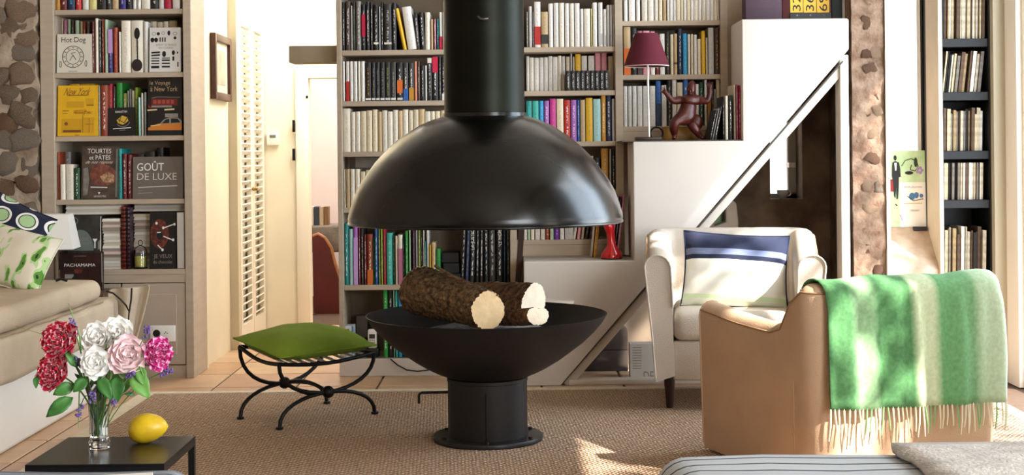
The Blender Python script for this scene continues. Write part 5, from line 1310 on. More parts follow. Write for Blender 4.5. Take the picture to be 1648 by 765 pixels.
# yellow fruit
fc = fl(238, 713, TZ); q = MB(); rows = []
R0 = 0.042; Lh = 0.058
for i in range(1, 20):
    s_ = -1+2*i/20; prof_ = math.sqrt(1-s_*s_)*(1-0.16*s_); rows.append([Vector((fc.x+Lh*s_*0.98, fc.y, TZ+R0*1.02))+Vector((0.0, R0*prof_*math.cos(2*pi*k/24), R0*prof_*math.sin(2*pi*k/24)+0.004*s_)) for k in range(24)])
q.grid(rows, cv=True); n0 = len(q.v); q.v += [Vector((fc.x-Lh, fc.y, TZ+R0)), Vector((fc.x+Lh*1.04, fc.y, TZ+R0+0.005))]; q.f += [[(k+1) % 24, k, n0] for k in range(24)]+[[18*24+k, 18*24+(k+1) % 24, n0+1] for k in range(24)]
o = q.build('yellow_fruit', mat('yellow_skin', '#d9b31e', 0.4, var=0.5, vscale=14, col2='#b8931a', bump=0.1, bscale=90, stretch=(1, 1, 1)), smooth=80); props(o, 'smooth yellow oval fruit lying on the black table', 'fruit')
# ------------------------------------------------------------------ armchairs
def tub_chair(name, label, loc, rz, W, L, h_arm, h_back, seat_z, z0, m, m_in, th=0.13, flare=0.05, wrap=0.42, legs=True, rc=0.16, group=None, ease=1.5):
    """local frame: x width, front at y = -L/2, back at y = +L/2"""
    t = thing(name, label, 'armchair', loc, (0, 0, rz), group)
    # path along the outer wall: front left -> back -> front right
    pts = []
    n1, nc, nb = 10, 7, 8
    hw, hl = W/2, L/2
    for i in range(n1): pts.append((Vector((-hw, -hl+(L-rc)*i/n1, 0)), Vector((-1, 0, 0)), i/n1))
    for i in range(nc+1):
        g = pi-pi/2*i/nc; pts.append((Vector((-hw+rc+rc*math.cos(g), hl-rc+rc*math.sin(g), 0)), Vector((math.cos(g), math.sin(g), 0)), 1))
    for i in range(1, nb): pts.append((Vector((-hw+rc+(W-2*rc)*i/nb, hl, 0)), Vector((0, 1, 0)), 1))
    for i in range(nc+1):
        g = pi/2-pi/2*i/nc; pts.append((Vector((hw-rc+rc*math.cos(g), hl-rc+rc*math.sin(g), 0)), Vector((math.cos(g), math.sin(g), 0)), 1))
    for i in range(n1-1, -1, -1): pts.append((Vector((hw, -hl+(L-rc)*i/n1, 0)), Vector((1, 0, 0)), i/n1))
    rows = []
    for p, nr, f_ in pts:
        e = max(0, min(1, (f_-wrap)/(0.97-wrap))); e = e*e*(3-2*e); e = e**ease
        h = h_arm - 0.035*math.sin(pi*min(1, f_/max(wrap, 0.01)*0.5)) + (h_back-h_arm+0.035)*e
        r = th/2; row_ = []
        zz = [z0, z0+0.02, z0+(h-z0)*0.35, z0+(h-z0)*0.7, h-r]
        for z in zz:
            fl_ = -flare*(1-(z-z0)/(h_back-z0))
            row_.append(p+nr*fl_+Vector((0, 0, z)))
        c = p-nr*(flare*(1-(h-r-z0)/(h_back-z0))+r)
        for k in range(1, 8):
            g = pi*k/8; row_.append(c+nr*r*math.cos(g)+Vector((0, 0, h-r+r*math.sin(g)*0.95)))
        for z in (h-r, seat_z+0.02, seat_z-0.12, z0+0.03):
            row_.append(p-nr*(th+0.01+flare*(1-(z-z0)/(h_back-z0))*0.3)+Vector((0, 0, z)))
        for v in row_:
            d_ = 0.006*noise.noise(Vector((v.x*5+loc[0]*3, v.y*5, v.z*5))); v += nr*d_
        rows.append(row_)
    q = MB(); q.grid(rows, cv=True)
    m_ = len(rows[0])
    q.f.append(list(range(m_))); q.f.append([(len(rows)-1)*m_+k for k in range(m_)][::-1])
    sh = q.build('shell', m, t, smooth=70)
    for rr, s_ in ((rows[0], -1), (rows[-1], 1)):
        MB().tube([p+Vector((0, -0.003, 0)) for p in rr[1:-2]], 0.0045, 6).build('piping', m, sh, smooth=60)
    MB().tube([r[5]+Vector((0, 0, 0.002)) for r in rows], 0.004, 6).build('seam', m_in, sh, smooth=60)
    iw = hw-th-0.02
    q = soft_box(-iw, iw, -hl-0.005, hl-th-0.02, seat_z-0.14, seat_z, 0.045, amp=0.008, ny=20); q.build('seat_cushion', m, t, smooth=60)
    box('seat_base', m, -iw, iw, -hl+0.012, hl-th, z0+0.005, seat_z-0.142, t, bevel=0.012)
    if legs:
        for sx_ in (-1, 1):
            for sy_ in (-1, 1):
                lx_, ly_ = sx_*(hw-0.12), sy_*(hl-0.12)
                MB().lathe([(0.017, 0.0), (0.028, z0+0.004)], (lx_, ly_, 0), 10, cap0=True, cap1=True).build('leg', mat('dark_mahogany', '#2c120d', 0.35, var=0.2), t, smooth=40)
    return t
M_chA = mat('oat_linen', '#cbbeae', 0.95, var=0.10, vscale=5, bump=0.35, bscale=240)
M_chB = mat('tan_linen', '#c6a587', 0.95, var=0.10, vscale=5, bump=0.35, bscale=240)
M_seam = mat('tan_seam', '#9c7b59', 0.95)
farc = Vector((1.07, 6.97, ZR))
tub_chair('armchair', 'oat linen tub armchair facing the room beneath the stair', farc, 0.12*-1, 0.86, 0.80, 0.745, 0.80, 0.475, 0.14, M_chA, M_seam, th=0.12, flare=0.06, wrap=0.2)
al = math.radians(67)
FL_ = fl(1127, 725, ZR); Wn, Ln = 0.88, 0.82
fwd = Vector((-math.cos(al), math.sin(al), 0)); side = Vector((math.sin(al), math.cos(al), 0))
nearc = FL_ - fwd*Ln/2 + side*Wn/2; nearc.z = ZR
rzn = math.atan2(fwd.y, fwd.x)+pi/2
tub_chair('armchair', 'tan linen armchair turned away with a green throw over its back', nearc, rzn, Wn, Ln, 0.615, 0.745, 0.46, 0.01, M_chB, M_seam, th=0.12, flare=0.02, wrap=0.74, legs=False, rc=0.10, ease=1.2)

nt = [o for o in C.objects if o.get('label', '').startswith('tan linen armchair')][0]
MB().tube([(Wn/2+0.0015, Ln/2-0.14, 0.02), (Wn/2+0.004, Ln/2-0.14, 0.38)], 0.003, 6).build('seam', M_seam, nt)
# cushion on the far armchair
def navy_band(t, co):
    sp = N(t, 'ShaderNodeSeparateXYZ'); t.links.new(co, sp.inputs[0])
    mr = N(t, 'ShaderNodeMapRange'); mr.inputs[1].default_value = -0.2; mr.inputs[2].default_value = 0.2; t.links.new(sp.outputs['Z'], mr.inputs[0])
    r = ramp(t, [(0, '#dfe3cf'), (0.12, '#cfe0b4'), (0.17, '#eceadf'), (0.60, '#1a2038'), (0.66, '#6f7896'), (0.735, '#1a2038')]); t.links.new(mr.outputs[0], r.inputs[0]); return r.outputs[0]
c = w(1184, 440, 6.86)
put_pillow('cushion', 'white cushion with navy top band resting in the oat armchair', pattern_mat('navy_band', navy_band), (c.x, 6.87, 0.655), 0.52, 0.38, 0.15, (-0.30, 0.06, -0.10), mat('navy_pipe', '#1e2540', 0.9))

# green wool throw over the near armchair's back (its own frame = chair frame)
def throw_cols(t, co):
    sp = N(t, 'ShaderNodeSeparateXYZ'); t.links.new(co, sp.inputs[0])
    mr = N(t, 'ShaderNodeMapRange'); mr.inputs[1].default_value = -0.42; mr.inputs[2].default_value = 0.42; t.links.new(sp.outputs['X'], mr.inputs[0]); mr.inputs[3].default_value = 1.0; mr.inputs[4].default_value = 0.0
    r = ramp(t, [(0, '#4a7a4b'), (0.13, '#4a7a4b'), (0.17, '#7fa077'), (0.25, '#789b70'), (0.29, '#4a7a4b'), (0.45, '#4a7a4b'), (0.49, '#b9c4a0'), (0.58, '#b9c4a0'), (0.62, '#5c915c'), (0.80, '#6b996a'), (0.84, '#a3ba98'), (1.0, '#b9c9ac')], 'LINEAR'); t.links.new(mr.outputs[0], r.inputs[0])  # cream streak mostly paints sunlit patches; pale green bands are the wool's own
    n = N(t, 'ShaderNodeTexNoise'); n.inputs['Scale'].default_value = 70; t.links.new(co, n.inputs['Vector'])
    mx = N(t, 'ShaderNodeMix', data_type='RGBA'); mx.blend_type = 'SOFT_LIGHT'; mx.inputs['Factor'].default_value = 0.5; t.links.new(r.outputs[0], mx.inputs['A']); t.links.new(n.outputs['Fac'], mx.inputs['B']); return mx.outputs['Result']
M_throw = pattern_mat('green_wool', throw_cols)
t = thing('throw_blanket', 'green and cream striped wool throw with fringe draped over tan armchair back', 'blanket', nearc, (0, 0, rzn))
rows = []; nx = 44
hlb = Ln/2; zt_ = 0.745; ends = []
for i in range(nx+1):
    f_ = i/nx; x = -0.405+0.80*f_
    prof_ = []
    drop = 0.27+0.03*f_
    wv = lambda z: 0.012*math.sin(f_*23+1.3)*(zt_-z)/0.5+0.006*math.sin(f_*51)
    lift = 0.012*noise.noise(Vector((f_*5, 0, 0)))
    bend = 0.0
    ax_ = abs(x)-(Wn/2-0.10)
    if ax_ > 0: bend = 0.10-math.sqrt(max(0, 0.01-min(ax_, 0.1)**2))
    for k in range(6): prof_.append(Vector((x, hlb-0.145-bend, zt_-0.28+0.05*k)))
    for k in range(9):
        g = pi-pi*k/8; prof_.append(Vector((x, hlb-0.062-bend+0.078*math.cos(g), zt_-0.045+0.062*math.sin(g)+lift)))
    for k in range(1, 13):
        z = zt_-0.055-(zt_-0.055-drop)*k/12; prof_.append(Vector((x+0.01*math.sin(z*9)*(1-f_), hlb+0.018-bend*0.7+0.02*(k/12)+wv(z), z)))
    rows.append(prof_); ends.append(prof_[-1])
MB().grid(rows).build('wool', M_throw, t, smooth=80, solid=0.006)
r = random.Random(5)
M_fr = mat('fringe_wool', '#dcd6b8', 0.95); M_frg = mat('fringe_green', '#7fae75', 0.95)
for k in range(46):
    f_ = k/45*nx; j = min(int(f_), nx-1); p = ends[j].lerp(ends[j+1], f_-j)
    ln = r.uniform(0.075, 0.11); dx = r.uniform(-0.012, 0.012)
    MB().tube([p+Vector((0, 0, 0.004)), p+Vector((dx*0.4, 0.004, -ln*0.5)), p+Vector((dx, 0.002, -ln))], [0.0035, 0.003, 0.002], 5).build('tassel', M_fr if r.random() > 0.2 else M_frg, t, smooth=60)

# ------------------------------------------------------------------ striped day beds in the foreground
def stripe_mat(name, base, dark, freq):
    def bld(t, co):
        sp = N(t, 'ShaderNodeSeparateXYZ'); t.links.new(co, sp.inputs[0])
        n = N(t, 'ShaderNodeTexNoise'); n.inputs['Scale'].default_value = 2.0; t.links.new(co, n.inputs['Vector'])
        a = N(t, 'ShaderNodeMath', operation='MULTIPLY_ADD'); a.inputs[1].default_value = 0.03; t.links.new(n.outputs['Fac'], a.inputs[0]); t.links.new(sp.outputs['Y'], a.inputs[2])
        m_ = N(t, 'ShaderNodeMath', operation='MULTIPLY'); m_.inputs[1].default_value = freq; t.links.new(a.outputs[0], m_.inputs[0])
        fr_ = N(t, 'ShaderNodeMath', operation='FRACT'); t.links.new(m_.outputs[0], fr_.inputs[0])
        r_ = ramp(t, [(0, dark), (0.16, base), (0.55, base), (0.60, '#9fa4ab'), (0.66, base)]); t.links.new(fr_.outputs[0], r_.inputs[0]); return r_.outputs[0]
    return pattern_mat(name, bld)
M_str = stripe_mat('grey_ticking', '#aeb2b6', '#33383f', 15.0); M_str2 = stripe_mat('dark_ticking', '#7d838b', '#2b3036', 26.0)
def daybed(label, x0, x1, y0, y1, top, m, r_=0.07):
    t = thing('daybed', label, 'daybed', ((x0+x1)/2, (y0+y1)/2, ZR))
    soft_box(x0, x1, y0, y1, 0.2, top, r_, amp=0.012, ny=40).build('mattress', m, t, smooth=60)
    box('frame', mat('brown_wood', '#6b503a'), x0+0.05, x1-0.05, y0+0.05, y1-0.05, 0.12, 0.2, t, bevel=0.005)
    for xx in (x0+0.08, x1-0.13):
        for yy in (y0+0.08, y1-0.13): box('leg', mat('brown_wood', '#6b503a'), xx, xx+0.05, yy, yy+0.05, ZR+0.0005, 0.12, t)
    return t
a = w(1062, 765, 3.45); daybed('pale grey daybed with dark ticking stripes before the tan armchair', a.x, 2.35, 2.55, 3.72, 0.455, M_str, 0.10)
a = w(318, 765, 3.6); daybed('darker grey striped daybed in front of the black table', -2.3, a.x, 2.5, 3.60, 0.452, M_str2, 0.06)
# pale blanket heap on the right daybed
rows = []
for i in range(22):
    r_ = []
    for j in range(16):
        u, v = i/21, j/15; x = 0.98+1.25*u; y = 2.75+0.93*v
        e = (math.sin(pi*u)*math.sin(pi*v))**0.45
        r_.append(Vector((x+0.03*noise.noise(Vector((u*5, v*5, 0))), y, 0.468+0.025*e+0.015*e*noise.noise(Vector((u*9, v*7, 2))))))
    rows.append(r_)
o = MB().grid(rows).build('blanket', mat('pale_fleece', '#cfc9c4', 1.0, var=0.25, vscale=18, bump=0.6, bscale=90), smooth=80, solid=0.012); props(o, 'pale crumpled fleece blanket lying on the ticking striped daybed', 'blanket')
# magazine and plate on the left daybed
c = w(150, 765, 3.4)
t = thing('magazine', 'open magazine with blue and orange picture on the dark striped daybed', 'magazine', (c.x, 3.34, 0.4545), (0, 0, 0.2))
box('pages', mat('magazine_paper', '#e9e6df', 0.4), -0.15, 0.15, -0.11, 0.11, 0, 0.008, t)
MB().poly([(-0.13, -0.1, 0.0086), (0.06, -0.1, 0.0086), (0.06, 0.09, 0.0086), (-0.13, 0.09, 0.0086)]).build('picture', mat('blue_print', '#4a7fb0', 0.4, var=0.6, vscale=12, col2='#d0d8dc'), t)
MB().poly([(-0.1, 0.05, 0.0092), (-0.03, 0.05, 0.0092), (-0.03, 0.085, 0.0092), (-0.1, 0.085, 0.0092)]).build('picture', mat('orange_print', '#d9824a', 0.4), t)

# ------------------------------------------------------------------ things on the stair ledges
# red one-piece telephone
Yp = 7.56; zl1 = sz1+0.0045
def pp(x, y): return w(x, y, Yp)
base = pp(984, 419); base.z = zl1
t = thing('telephone', 'glossy red one-piece retro telephone on the low stair ledge', 'telephone', (base.x, Yp, zl1))
M_red = mat('red_plastic', '#c4141a', 0.18, coat=0.5)
k_ = Yp/F
spine = [(984, 419, 17.0, 15), (984, 412, 17.5, 15), (984.5, 406, 15.5, 13), (984.5, 400, 10.5, 10), (984, 394, 7.2, 8), (983.5, 385, 6.6, 7), (982.5, 375, 7.0, 7), (980.5, 366, 8.5, 8), (977.5, 360, 9.5, 9), (974, 357, 7.0, 7)]
rows = []
for i, (x, y, rx, ry) in enumerate(spine):
    c = pp(x, y); c.z = max(c.z, zl1)
    rows.append([Vector((c.x+rx*k_*math.cos(2*pi*k/24), Yp+ry*k_*math.sin(2*pi*k/24), c.z)) for k in range(24)])
q = MB(); q.grid(rows, cv=True); q.f.append(list(range(23, -1, -1))); q.f.append([(len(rows)-1)*24+k for k in range(24)]); q.build('handset_body', M_red, t, smooth=70)
MB().lathe([(0.0, 0.0), (0.058, 0.0), (0.0595, 0.004), (0.0575, 0.006), (0.0, 0.006)], (base.x, Yp, zl1-0.0002), 24).build('base_rim', mat('black_plastic', '#1b1917'), t)
c = pp(975, 357.5); MB().ball((c.x-0.012, Yp, c.z-0.004), 0.017, 12, 8, (1, 1, 0.8)).build('earpiece', M_red, t, smooth=70)
o = MB().tube([w(x, y, Y_) for x, y, Y_ in ((968, 416.5, 7.6), (950, 416, 7.66), (925, 415.5, 7.70), (900, 415.5, 7.68), (880, 416.2, 7.66), (860, 417, 7.66), (846, 417, 7.66))], 0.0035, 6).build('cable', mat('black_plastic', '#1b1917'), t, smooth=60)
for v in o.data.vertices: v.co.z = max(v.co.z, 0.0036)
# maroon lamp
Ym = 7.60; zl2 = sz2+0.0065
c = w(1043, 226, Ym)
t = thing('table_lamp', 'slender table lamp with maroon shade on the stair ledge', 'lamp', (c.x, Ym, zl2))
box('base', mat('dark_bronze', '#3a302a', 0.4, metal=0.5), c.x-0.069, c.x+0.069, Ym-0.05, Ym+0.05, zl2, zl2+0.02, t, bevel=0.003)
a, b = w(1041, 54, Ym), w(1041, 106, Ym)
MB().tube([(c.x+0.006, Ym, zl2+0.02), (c.x, Ym, a.z-0.03)], 0.0058, 10).build('stem', mat('white_metal', '#e8e2d8', 0.35), t, smooth=60)
MB().lathe([(36.5*Ym/F, b.z), (18.5*Ym/F, a.z), (18.5*Ym/F-0.002, a.z), (36.5*Ym/F-0.002, b.z)], (c.x-0.004, Ym, 0), 40, closed=True).build('shade', mat('maroon_shade', '#561322', 0.9, bump=0.1, bscale=200), t, smooth=50)
MB().lathe([(36.3*Ym/F, b.z+0.001), (36.3*Ym/F, b.z-0.004), (35.5*Ym/F, b.z-0.004)], (c.x-0.004, Ym, 0), 40).build('shade_trim', mat('shade_lining', '#d8c6c0', 0.9), t, smooth=50)
cc = w(1056, 212, 7.7)
q = MB(); q.tube([(cc.x+0.034*math.cos(g), 7.68, zl2+0.04+0.034*math.sin(g)) for g in [2*pi*i/20 for i in range(20)]], 0.005, 8, closed=True)
o = q.build('ring_ornament', M_black_iron, smooth=60); props(o, 'small black metal ring ornament behind the maroon lamp stem', 'ornament')
o = box('wooden_box', mat('honey_wood', '#a9792f', 0.5, var=0.35, vscale=9, stretch=(0.3, 1, 3)), w(1068, 215, 7.74).x, w(1122, 215, 7.74).x, 7.72, 7.83, zl2+0.0003, zl2+0.078, bevel=0.004); props(o, 'honey coloured wooden box behind the legs of the red figure', 'box')
o = box('small_picture', mat('dark_frame', '#4b3226', 0.5, var=0.5, vscale=20), w(1180, 126, 7.82).x, w(1199, 126, 7.82).x, 7.815, 7.83, w(1190, 141, 7.82).z, w(1190, 112, 7.82).z, bevel=0.003); props(o, 'small dark picture leaning above the ledge books', 'picture')
# red-brown dancing figure
Yf = 7.585
t = thing('figurine', 'dark red figurine in wide stance with both arms raised on the ledge', 'figurine', (w(1107, 225, Yf).x, Yf, zl2))
def g3(x, y, dy=0.0): return w(x, y, Yf+dy)
kk = Yf/F
J = dict(pelvis=(1105, 190, 0, 13), belly=(1106.5, 180, -0.008, 13.5), chest=(1109, 166, 0, 15.5), upper=(1110.5, 160, 0, 12), neck=(1111, 153, 0, 5.2), head=(1112, 146, -0.012, 8.6), crown=(1113, 139, -0.004, 8.2), knot=(1115, 129, 0.004, 3.6),
         shl=(1097, 160.5, 0, 8), eln=(1082, 163, -0.012, 6.8), wrl=(1074, 153, -0.018, 4.4), hal=(1069, 146.5, -0.02, 3.2),
         shr=(1124, 160.5, 0, 8), elr=(1139.5, 163.5, -0.01, 6.8), wrr=(1143, 149, -0.016, 4.8), har=(1142, 138, -0.018, 3.4),
         hpl=(1096, 193, -0.004, 12), knl=(1083.5, 197, -0.03, 10), cal=(1084, 208, -0.015, 9), anl=(1086, 219, 0, 4.6), tol=(1084, 223.2, -0.03, 4.0),
         hpr=(1110, 196, -0.004, 9.0), knr=(1118, 207, -0.016, 9), car=(1122, 213, -0.006, 7.4), anr=(1127, 219.5, 0.002, 4.4), tor=(1133, 223.0, -0.02, 4.0))
E_ = [('pelvis', 'belly'), ('belly', 'chest'), ('chest', 'upper'), ('upper', 'neck'), ('neck', 'head'), ('head', 'crown'), ('crown', 'knot'), ('upper', 'shl'), ('shl', 'eln'), ('eln', 'wrl'), ('wrl', 'hal'), ('upper', 'shr'), ('shr', 'elr'), ('elr', 'wrr'), ('wrr', 'har'), ('pelvis', 'hpl'), ('hpl', 'knl'), ('knl', 'cal'), ('cal', 'anl'), ('anl', 'tol'), ('pelvis', 'hpr'), ('hpr', 'knr'), ('knr', 'car'), ('car', 'anr'), ('anr', 'tor')]
names = list(J); V_ = [g3(*J[n][:3])-ORG[t] for n in names]; rad = [J[n][3]*kk for n in names]; ED = [(names.index(a), names.index(b)) for a, b in E_]
def fingers(wr, dirv, side_):
    base_i = names.index(wr)
    for f_ in range(5):
        a = (f_-2)*0.28; L1 = (0.012, 0.017, 0.019, 0.017, 0.013)[f_]
        d_ = (dirv+side_*a*1.4+Vector((0, -0.2, 0))).normalized()
        root = V_[base_i]+d_*0.006+side_*a*0.016
        V_.append(root); rad.append(0.0032); i0 = len(V_)-1; ED.append((base_i, i0))
        V_.append(root+d_*L1*0.6); rad.append(0.0028); ED.append((i0, i0+1)); V_.append(root+d_*L1+Vector((0, -0.003, 0))); rad.append(0.0022); ED.append((i0+1, i0+2))
fingers('hal', Vector((-0.75, 0, 0.6)), Vector((0.6, 0, 0.75))); fingers('har', Vector((-0.1, 0, 1)), Vector((1, 0, 0.1)))
me = bpy.data.meshes.new('body'); me.from_pydata(V_, ED, []); o = bpy.data.objects.new('body', me); C.objects.link(o); o.parent = t
M_fig = mat('oxblood_bronze', '#4a1710', 0.35, var=0.35, vscale=30, bump=0.1, bscale=60); me.materials.append(M_fig)
sk = o.modifiers.new('skin', 'SKIN')
for i, sv in enumerate(me.skin_vertices[0].data): sv.radius = (rad[i], rad[i]*0.95); sv.use_root = (i == 0)
sk.use_smooth_shade = True
sb = o.modifiers.new('sub', 'SUBSURF'); sb.levels = 2; sb.render_levels = 2
q = MB(); c = g3(1120, 197, 0.03); q.ball((c.x, c.y, c.z), 12*kk, 14, 10, (1, 0.7, 1.1)); q.build('loincloth', M_fig, t, smooth=70)
q = MB(); c = g3(1110.5, 147, -0.042); q.ball(c, 2.2*kk, 8, 6, (0.7, 0.9, 1.3)); q.build('nose', M_fig, t, smooth=60)
q = MB()
for dx in (-3.0, 3.0): q.ball(g3(1110.5+dx, 144.5, -0.042), 1.2*kk, 8, 6)
q.build('eyes', mat('dark_eye', '#1a0b08', 0.3), t, smooth=60)
MB().ball(g3(1111, 150.5, -0.037), 2.4*kk, 8, 6, (1.3, 0.6, 0.5)).build('mouth', M_fig, t, smooth=60)

# things on the highest step
Yt = 7.6; zl3 = sz3+0.0045
def tbox(name, label, x0, x1, yt, m, cat='box', yd=0.12, Y=Yt, z=None, **k):
    a, b = w(x0, 30, Y), w(x1, yt, Y); zb_ = zl3 if z is None else z
    o = box(name, m, a.x, b.x, Y, Y+yd, zb_+0.0003, max(b.z, zb_+0.02), **k); props(o, label, cat); return o
tbox('storage_box', 'plum coloured storage box on the highest stair step', 1200, 1258, -35, mat('plum_card', '#4a3540', 0.7, var=0.1), bevel=0.003)
t = thing('number_box', 'dark red box with three yellow numbered cards on the highest step', 'box', (w(1298, 30, Yt).x, Yt, zl3))
a, b = w(1259, 30, Yt), w(1338, -40, Yt); box('body', mat('oxblood_box', '#4a1212', 0.4, var=0.2), a.x, b.x, Yt, Yt+0.1, zl3+0.0003, b.z, t, bevel=0.003)
p0, p1 = w(1271, 29, Yt), w(1337, 21, Yt); box('ledge', mat('black_plastic', '#1b1917'), p0.x, p1.x, Yt-0.012, Yt-0.0003, zl3+0.0003, p1.z, t)
for k, s_ in enumerate(('32', '36', '69')):
    x0_ = 1272+k*21.3; a, b = w(x0_, 21, Yt-0.004), w(x0_+19.8, -12, Yt-0.004)
    cd = box('card', mat('yellow_card', '#e3b13a', 0.6), a.x, b.x, Yt-0.006, Yt-0.0005, a.z+0.002, b.z, t)
    text(s_, I_blk, cd, (b.x-0.012, Yt-0.0068, a.z+0.010), (0, 0, 0.085), (-(b.x-a.x-0.024), 0, 0), 0, 'number')
    c = (a+b)/2; MB().ball((c.x, Yt-0.013, p1.z-0.012), 0.004, 8, 6).build('stud', mat('steel_stud', '#b9b4ac', 0.3, metal=0.8), t)
tbox('book', 'dark teal book standing at the highest step end beside the numbered box', 1339, 1355, -30, mat('book_tealdark', '#142522', 0.5), 'book', bevel=0.002, seg=1)
tbox('book', 'thin white book standing at the highest step end', 1356, 1360, -28, mat('book_whitex', '#ddd5cf', 0.5), 'book', bevel=0.002, seg=1)
tbox('book', 'dark wine red book standing last on the highest step', 1361, 1368, -30, mat('book_wine', '#4a1420', 0.5), 'book', bevel=0.002, seg=1)

# leaning brown board beside the step
a, b = w(832, 458, 7.62), w(840, 358, 7.66)
q = MB(); q.bar(w(833.5, 459, 7.60), w(840, 357, 7.60), 0.032, 0.02, (0, 1, 0)); o = q.build('wood_board', mat('dark_old_wood', '#3c2417', 0.8, var=0.4, vscale=20, stretch=(4, 4, 1))); props(o, 'dark rough wooden board leaning beside the low stair step', 'board')
bz = w(833, 460, 7.60).z
t = thing('log_crate', 'small dark wooden crate hidden behind the fire bowl', 'crate', (w(825, 500, 7.6).x, 7.62, 0))
xa_, xb_ = w(806, 500, 7.6).x, w(839.5, 500, 7.6).x
box('body', mat('dark_old_wood', '#3c2417'), xa_, xb_, 7.55, 7.80, 0.0005, bz-0.008, t, bevel=0.004)

# lowest shelf: cordless telephone, small boxes, router, cable
Yq = YB+0.05
t = thing('cordless_telephone', 'white cordless telephone handset in its black charging base', 'telephone', (w(599, 577, Yq).x, Yq, zp))
a, b = w(592, 560, Yq), w(606, 530, Yq)
q = MB(); q.box(a.x, b.x, Yq-0.005, Yq+0.02, zp+0.05, b.z); hs = q.build('handset', mat('white_plastic', '#f1eee6'), t, bevel=0.01, seg=3)
a2, b2 = w(594.5, 545, Yq), w(603.5, 538, Yq); box('screen', mat('lcd_dark', '#3a4038', 0.3), a2.x, b2.x, Yq-0.007, Yq-0.0045, a2.z, b2.z, hs)
for i in range(3):
    for j in range(3):
        p = w(596+i*3.2, 548+j*3.2, Yq); MB().box(p.x-0.0035, p.x+0.0035, Yq-0.007, Yq-0.0045, p.z-0.003, p.z+0.003).build('key', mat('grey_key', '#8e8c86', 0.5), hs)
box('charging_base', mat('black_plastic', '#1b1917'), a.x-0.012, b.x+0.012, Yq-0.015, Yq+0.07, zp+0.0003, zp+0.05, t, bevel=0.006)
a, b = w(608, 577, Yq), w(617, 560, Yq); o = box('router', mat('black_plastic', '#1b1917'), w(585, 570, Yq).x, w(590.5, 570, Yq).x, Yq, Yq+0.12, zp+0.0003, zp+0.10, bevel=0.004); props(o, 'black upright router on the lowest shelf beside the cordless telephone', 'router')
t = thing('carton', 'small white carton with red and blue print on the lowest shelf', 'box', (w(561, 577, Yq).x, Yq, zp))
a, b = w(552, 546, Yq), w(569, 525, Yq)
zc0 = zp+0.0003
box('body', mat('white_card', '#dfe3ea', 0.6), a.x, b.x, Yq, Yq+0.1, zc0, b.z, t, bevel=0.002, seg=1)
p = w(559, 532, Yq); MB().poly([(p.x-0.01, Yq-0.0006, p.z-0.01), (p.x+0.01, Yq-0.0006, p.z-0.01), (p.x+0.01, Yq-0.0006, p.z+0.008), (p.x-0.01, Yq-0.0006, p.z+0.008)]).build('print', mat('ink_red', '#8e1f1a'), t, fix=False)
MB().poly([(b.x-0.012, Yq-0.0006, zc0+0.02), (b.x, Yq-0.0006, zc0+0.02), (b.x, Yq-0.0006, b.z), (b.x-0.012, Yq-0.0006, b.z)]).build('print', mat('ink_blue', '#5b82b5', 0.6), t, fix=False)
o = box('carton', mat('grey_card', '#6f6760'), w(571, 530, Yq+0.06).x, w(589, 530, Yq+0.06).x, Yq+0.13, Yq+0.23, zp+0.0003, w(580, 511, Yq+0.06).z, bevel=0.002, seg=1); props(o, 'plain grey carton standing behind the white carton on the lowest shelf', 'box')
o = MB().tube([w(628, 578, YB-0.02), w(640, 588, YB-0.02), w(655, 596, YB-0.02), w(672, 598, YB-0.02), w(690, 596, YB-0.03)], 0.004, 6).build('power_cable', mat('black_plastic', '#1b1917'), smooth=60); props(o, 'thin black cable looping down over the bookcase plinth', 'cable')

# under the stair: printed carton, cup on the sill, far chair
t = thing('carton', 'white printed carton standing under the stair beside the oat armchair', 'box', (w(1034, 615, 7.66).x, 7.66, 0))
a, b = w(1014, 618, 7.66), w(1054, 553, 7.66)
box('body', mat('offwhite_card', '#cfc8bd', 0.7, var=0.05), a.x, b.x, 7.66, 7.74, 0.0005, b.z, t, bevel=0.002, seg=1)
q = MB()
for k in range(9):
    p = w(1018, 560+k*4.2, 7.659); q.poly([(p.x, 7.6594, p.z-0.002), (p.x+0.05, 7.6594, p.z-0.002), (p.x+0.05, 7.6594, p.z+0.002), (p.x, 7.6594, p.z+0.002)])
q.build('print', I_gry, t, fix=False)
p = w(1036, 613, 7.659); text('DE', I_gry, t, (p.x, 7.6592, p.z), (0.055, 0, 0), (0, 0, 0.05), 0, 'print')
for k, (y_, c_) in enumerate(((590, '#3f322a'), (556, '#4a3c33'))):
    a, b = w(930+k*25, 600, 7.98), w(1010, 600, 7.98)
    o = box('storage_box', mat('dark_box_%d' % k, c_, 0.8, var=0.2), a.x, b.x, 7.93, 8.12, 0.0005 if k == 0 else 0.0005+0.12*k, 0.118+0.12*k, bevel=0.004); props(o, ['lower dark brown storage box under the stair', 'upper dark brown storage box under the stair'][k], 'box')
t = thing('cup', 'white cup on the small window sill seen under the stair', 'cup', (w(1260, 318, YU+0.1).x, YU+0.1, zl))
cx_ = w(1260, 318, YU+0.1).x
MB().lathe([(0.0, 0.001), (0.02, 0.001), (0.036, 0.03), (0.038, 0.055), (0.036, 0.055), (0.033, 0.03), (0.0, 0.006)], (cx_, YU+0.1, zl), 20).build('bowl', mat('white_china', '#e8e8e6', 0.2), t, smooth=50)
MB().tube([(cx_+0.036+0.014*math.sin(g), YU+0.1, zl+0.035+0.016*math.cos(g)) for g in [pi*i/8 for i in range(9)]], 0.003, 6).build('handle', mat('white_china', '#e8e8e6'), t, smooth=60)
t = thing('armchair', 'small pale armchair with green cushion in the dim space under the stair', 'armchair', (w(1163, 360, 8.4).x, 8.4, 0))
a, b = w(1140, 362, 8.4), w(1184, 318, 8.4)
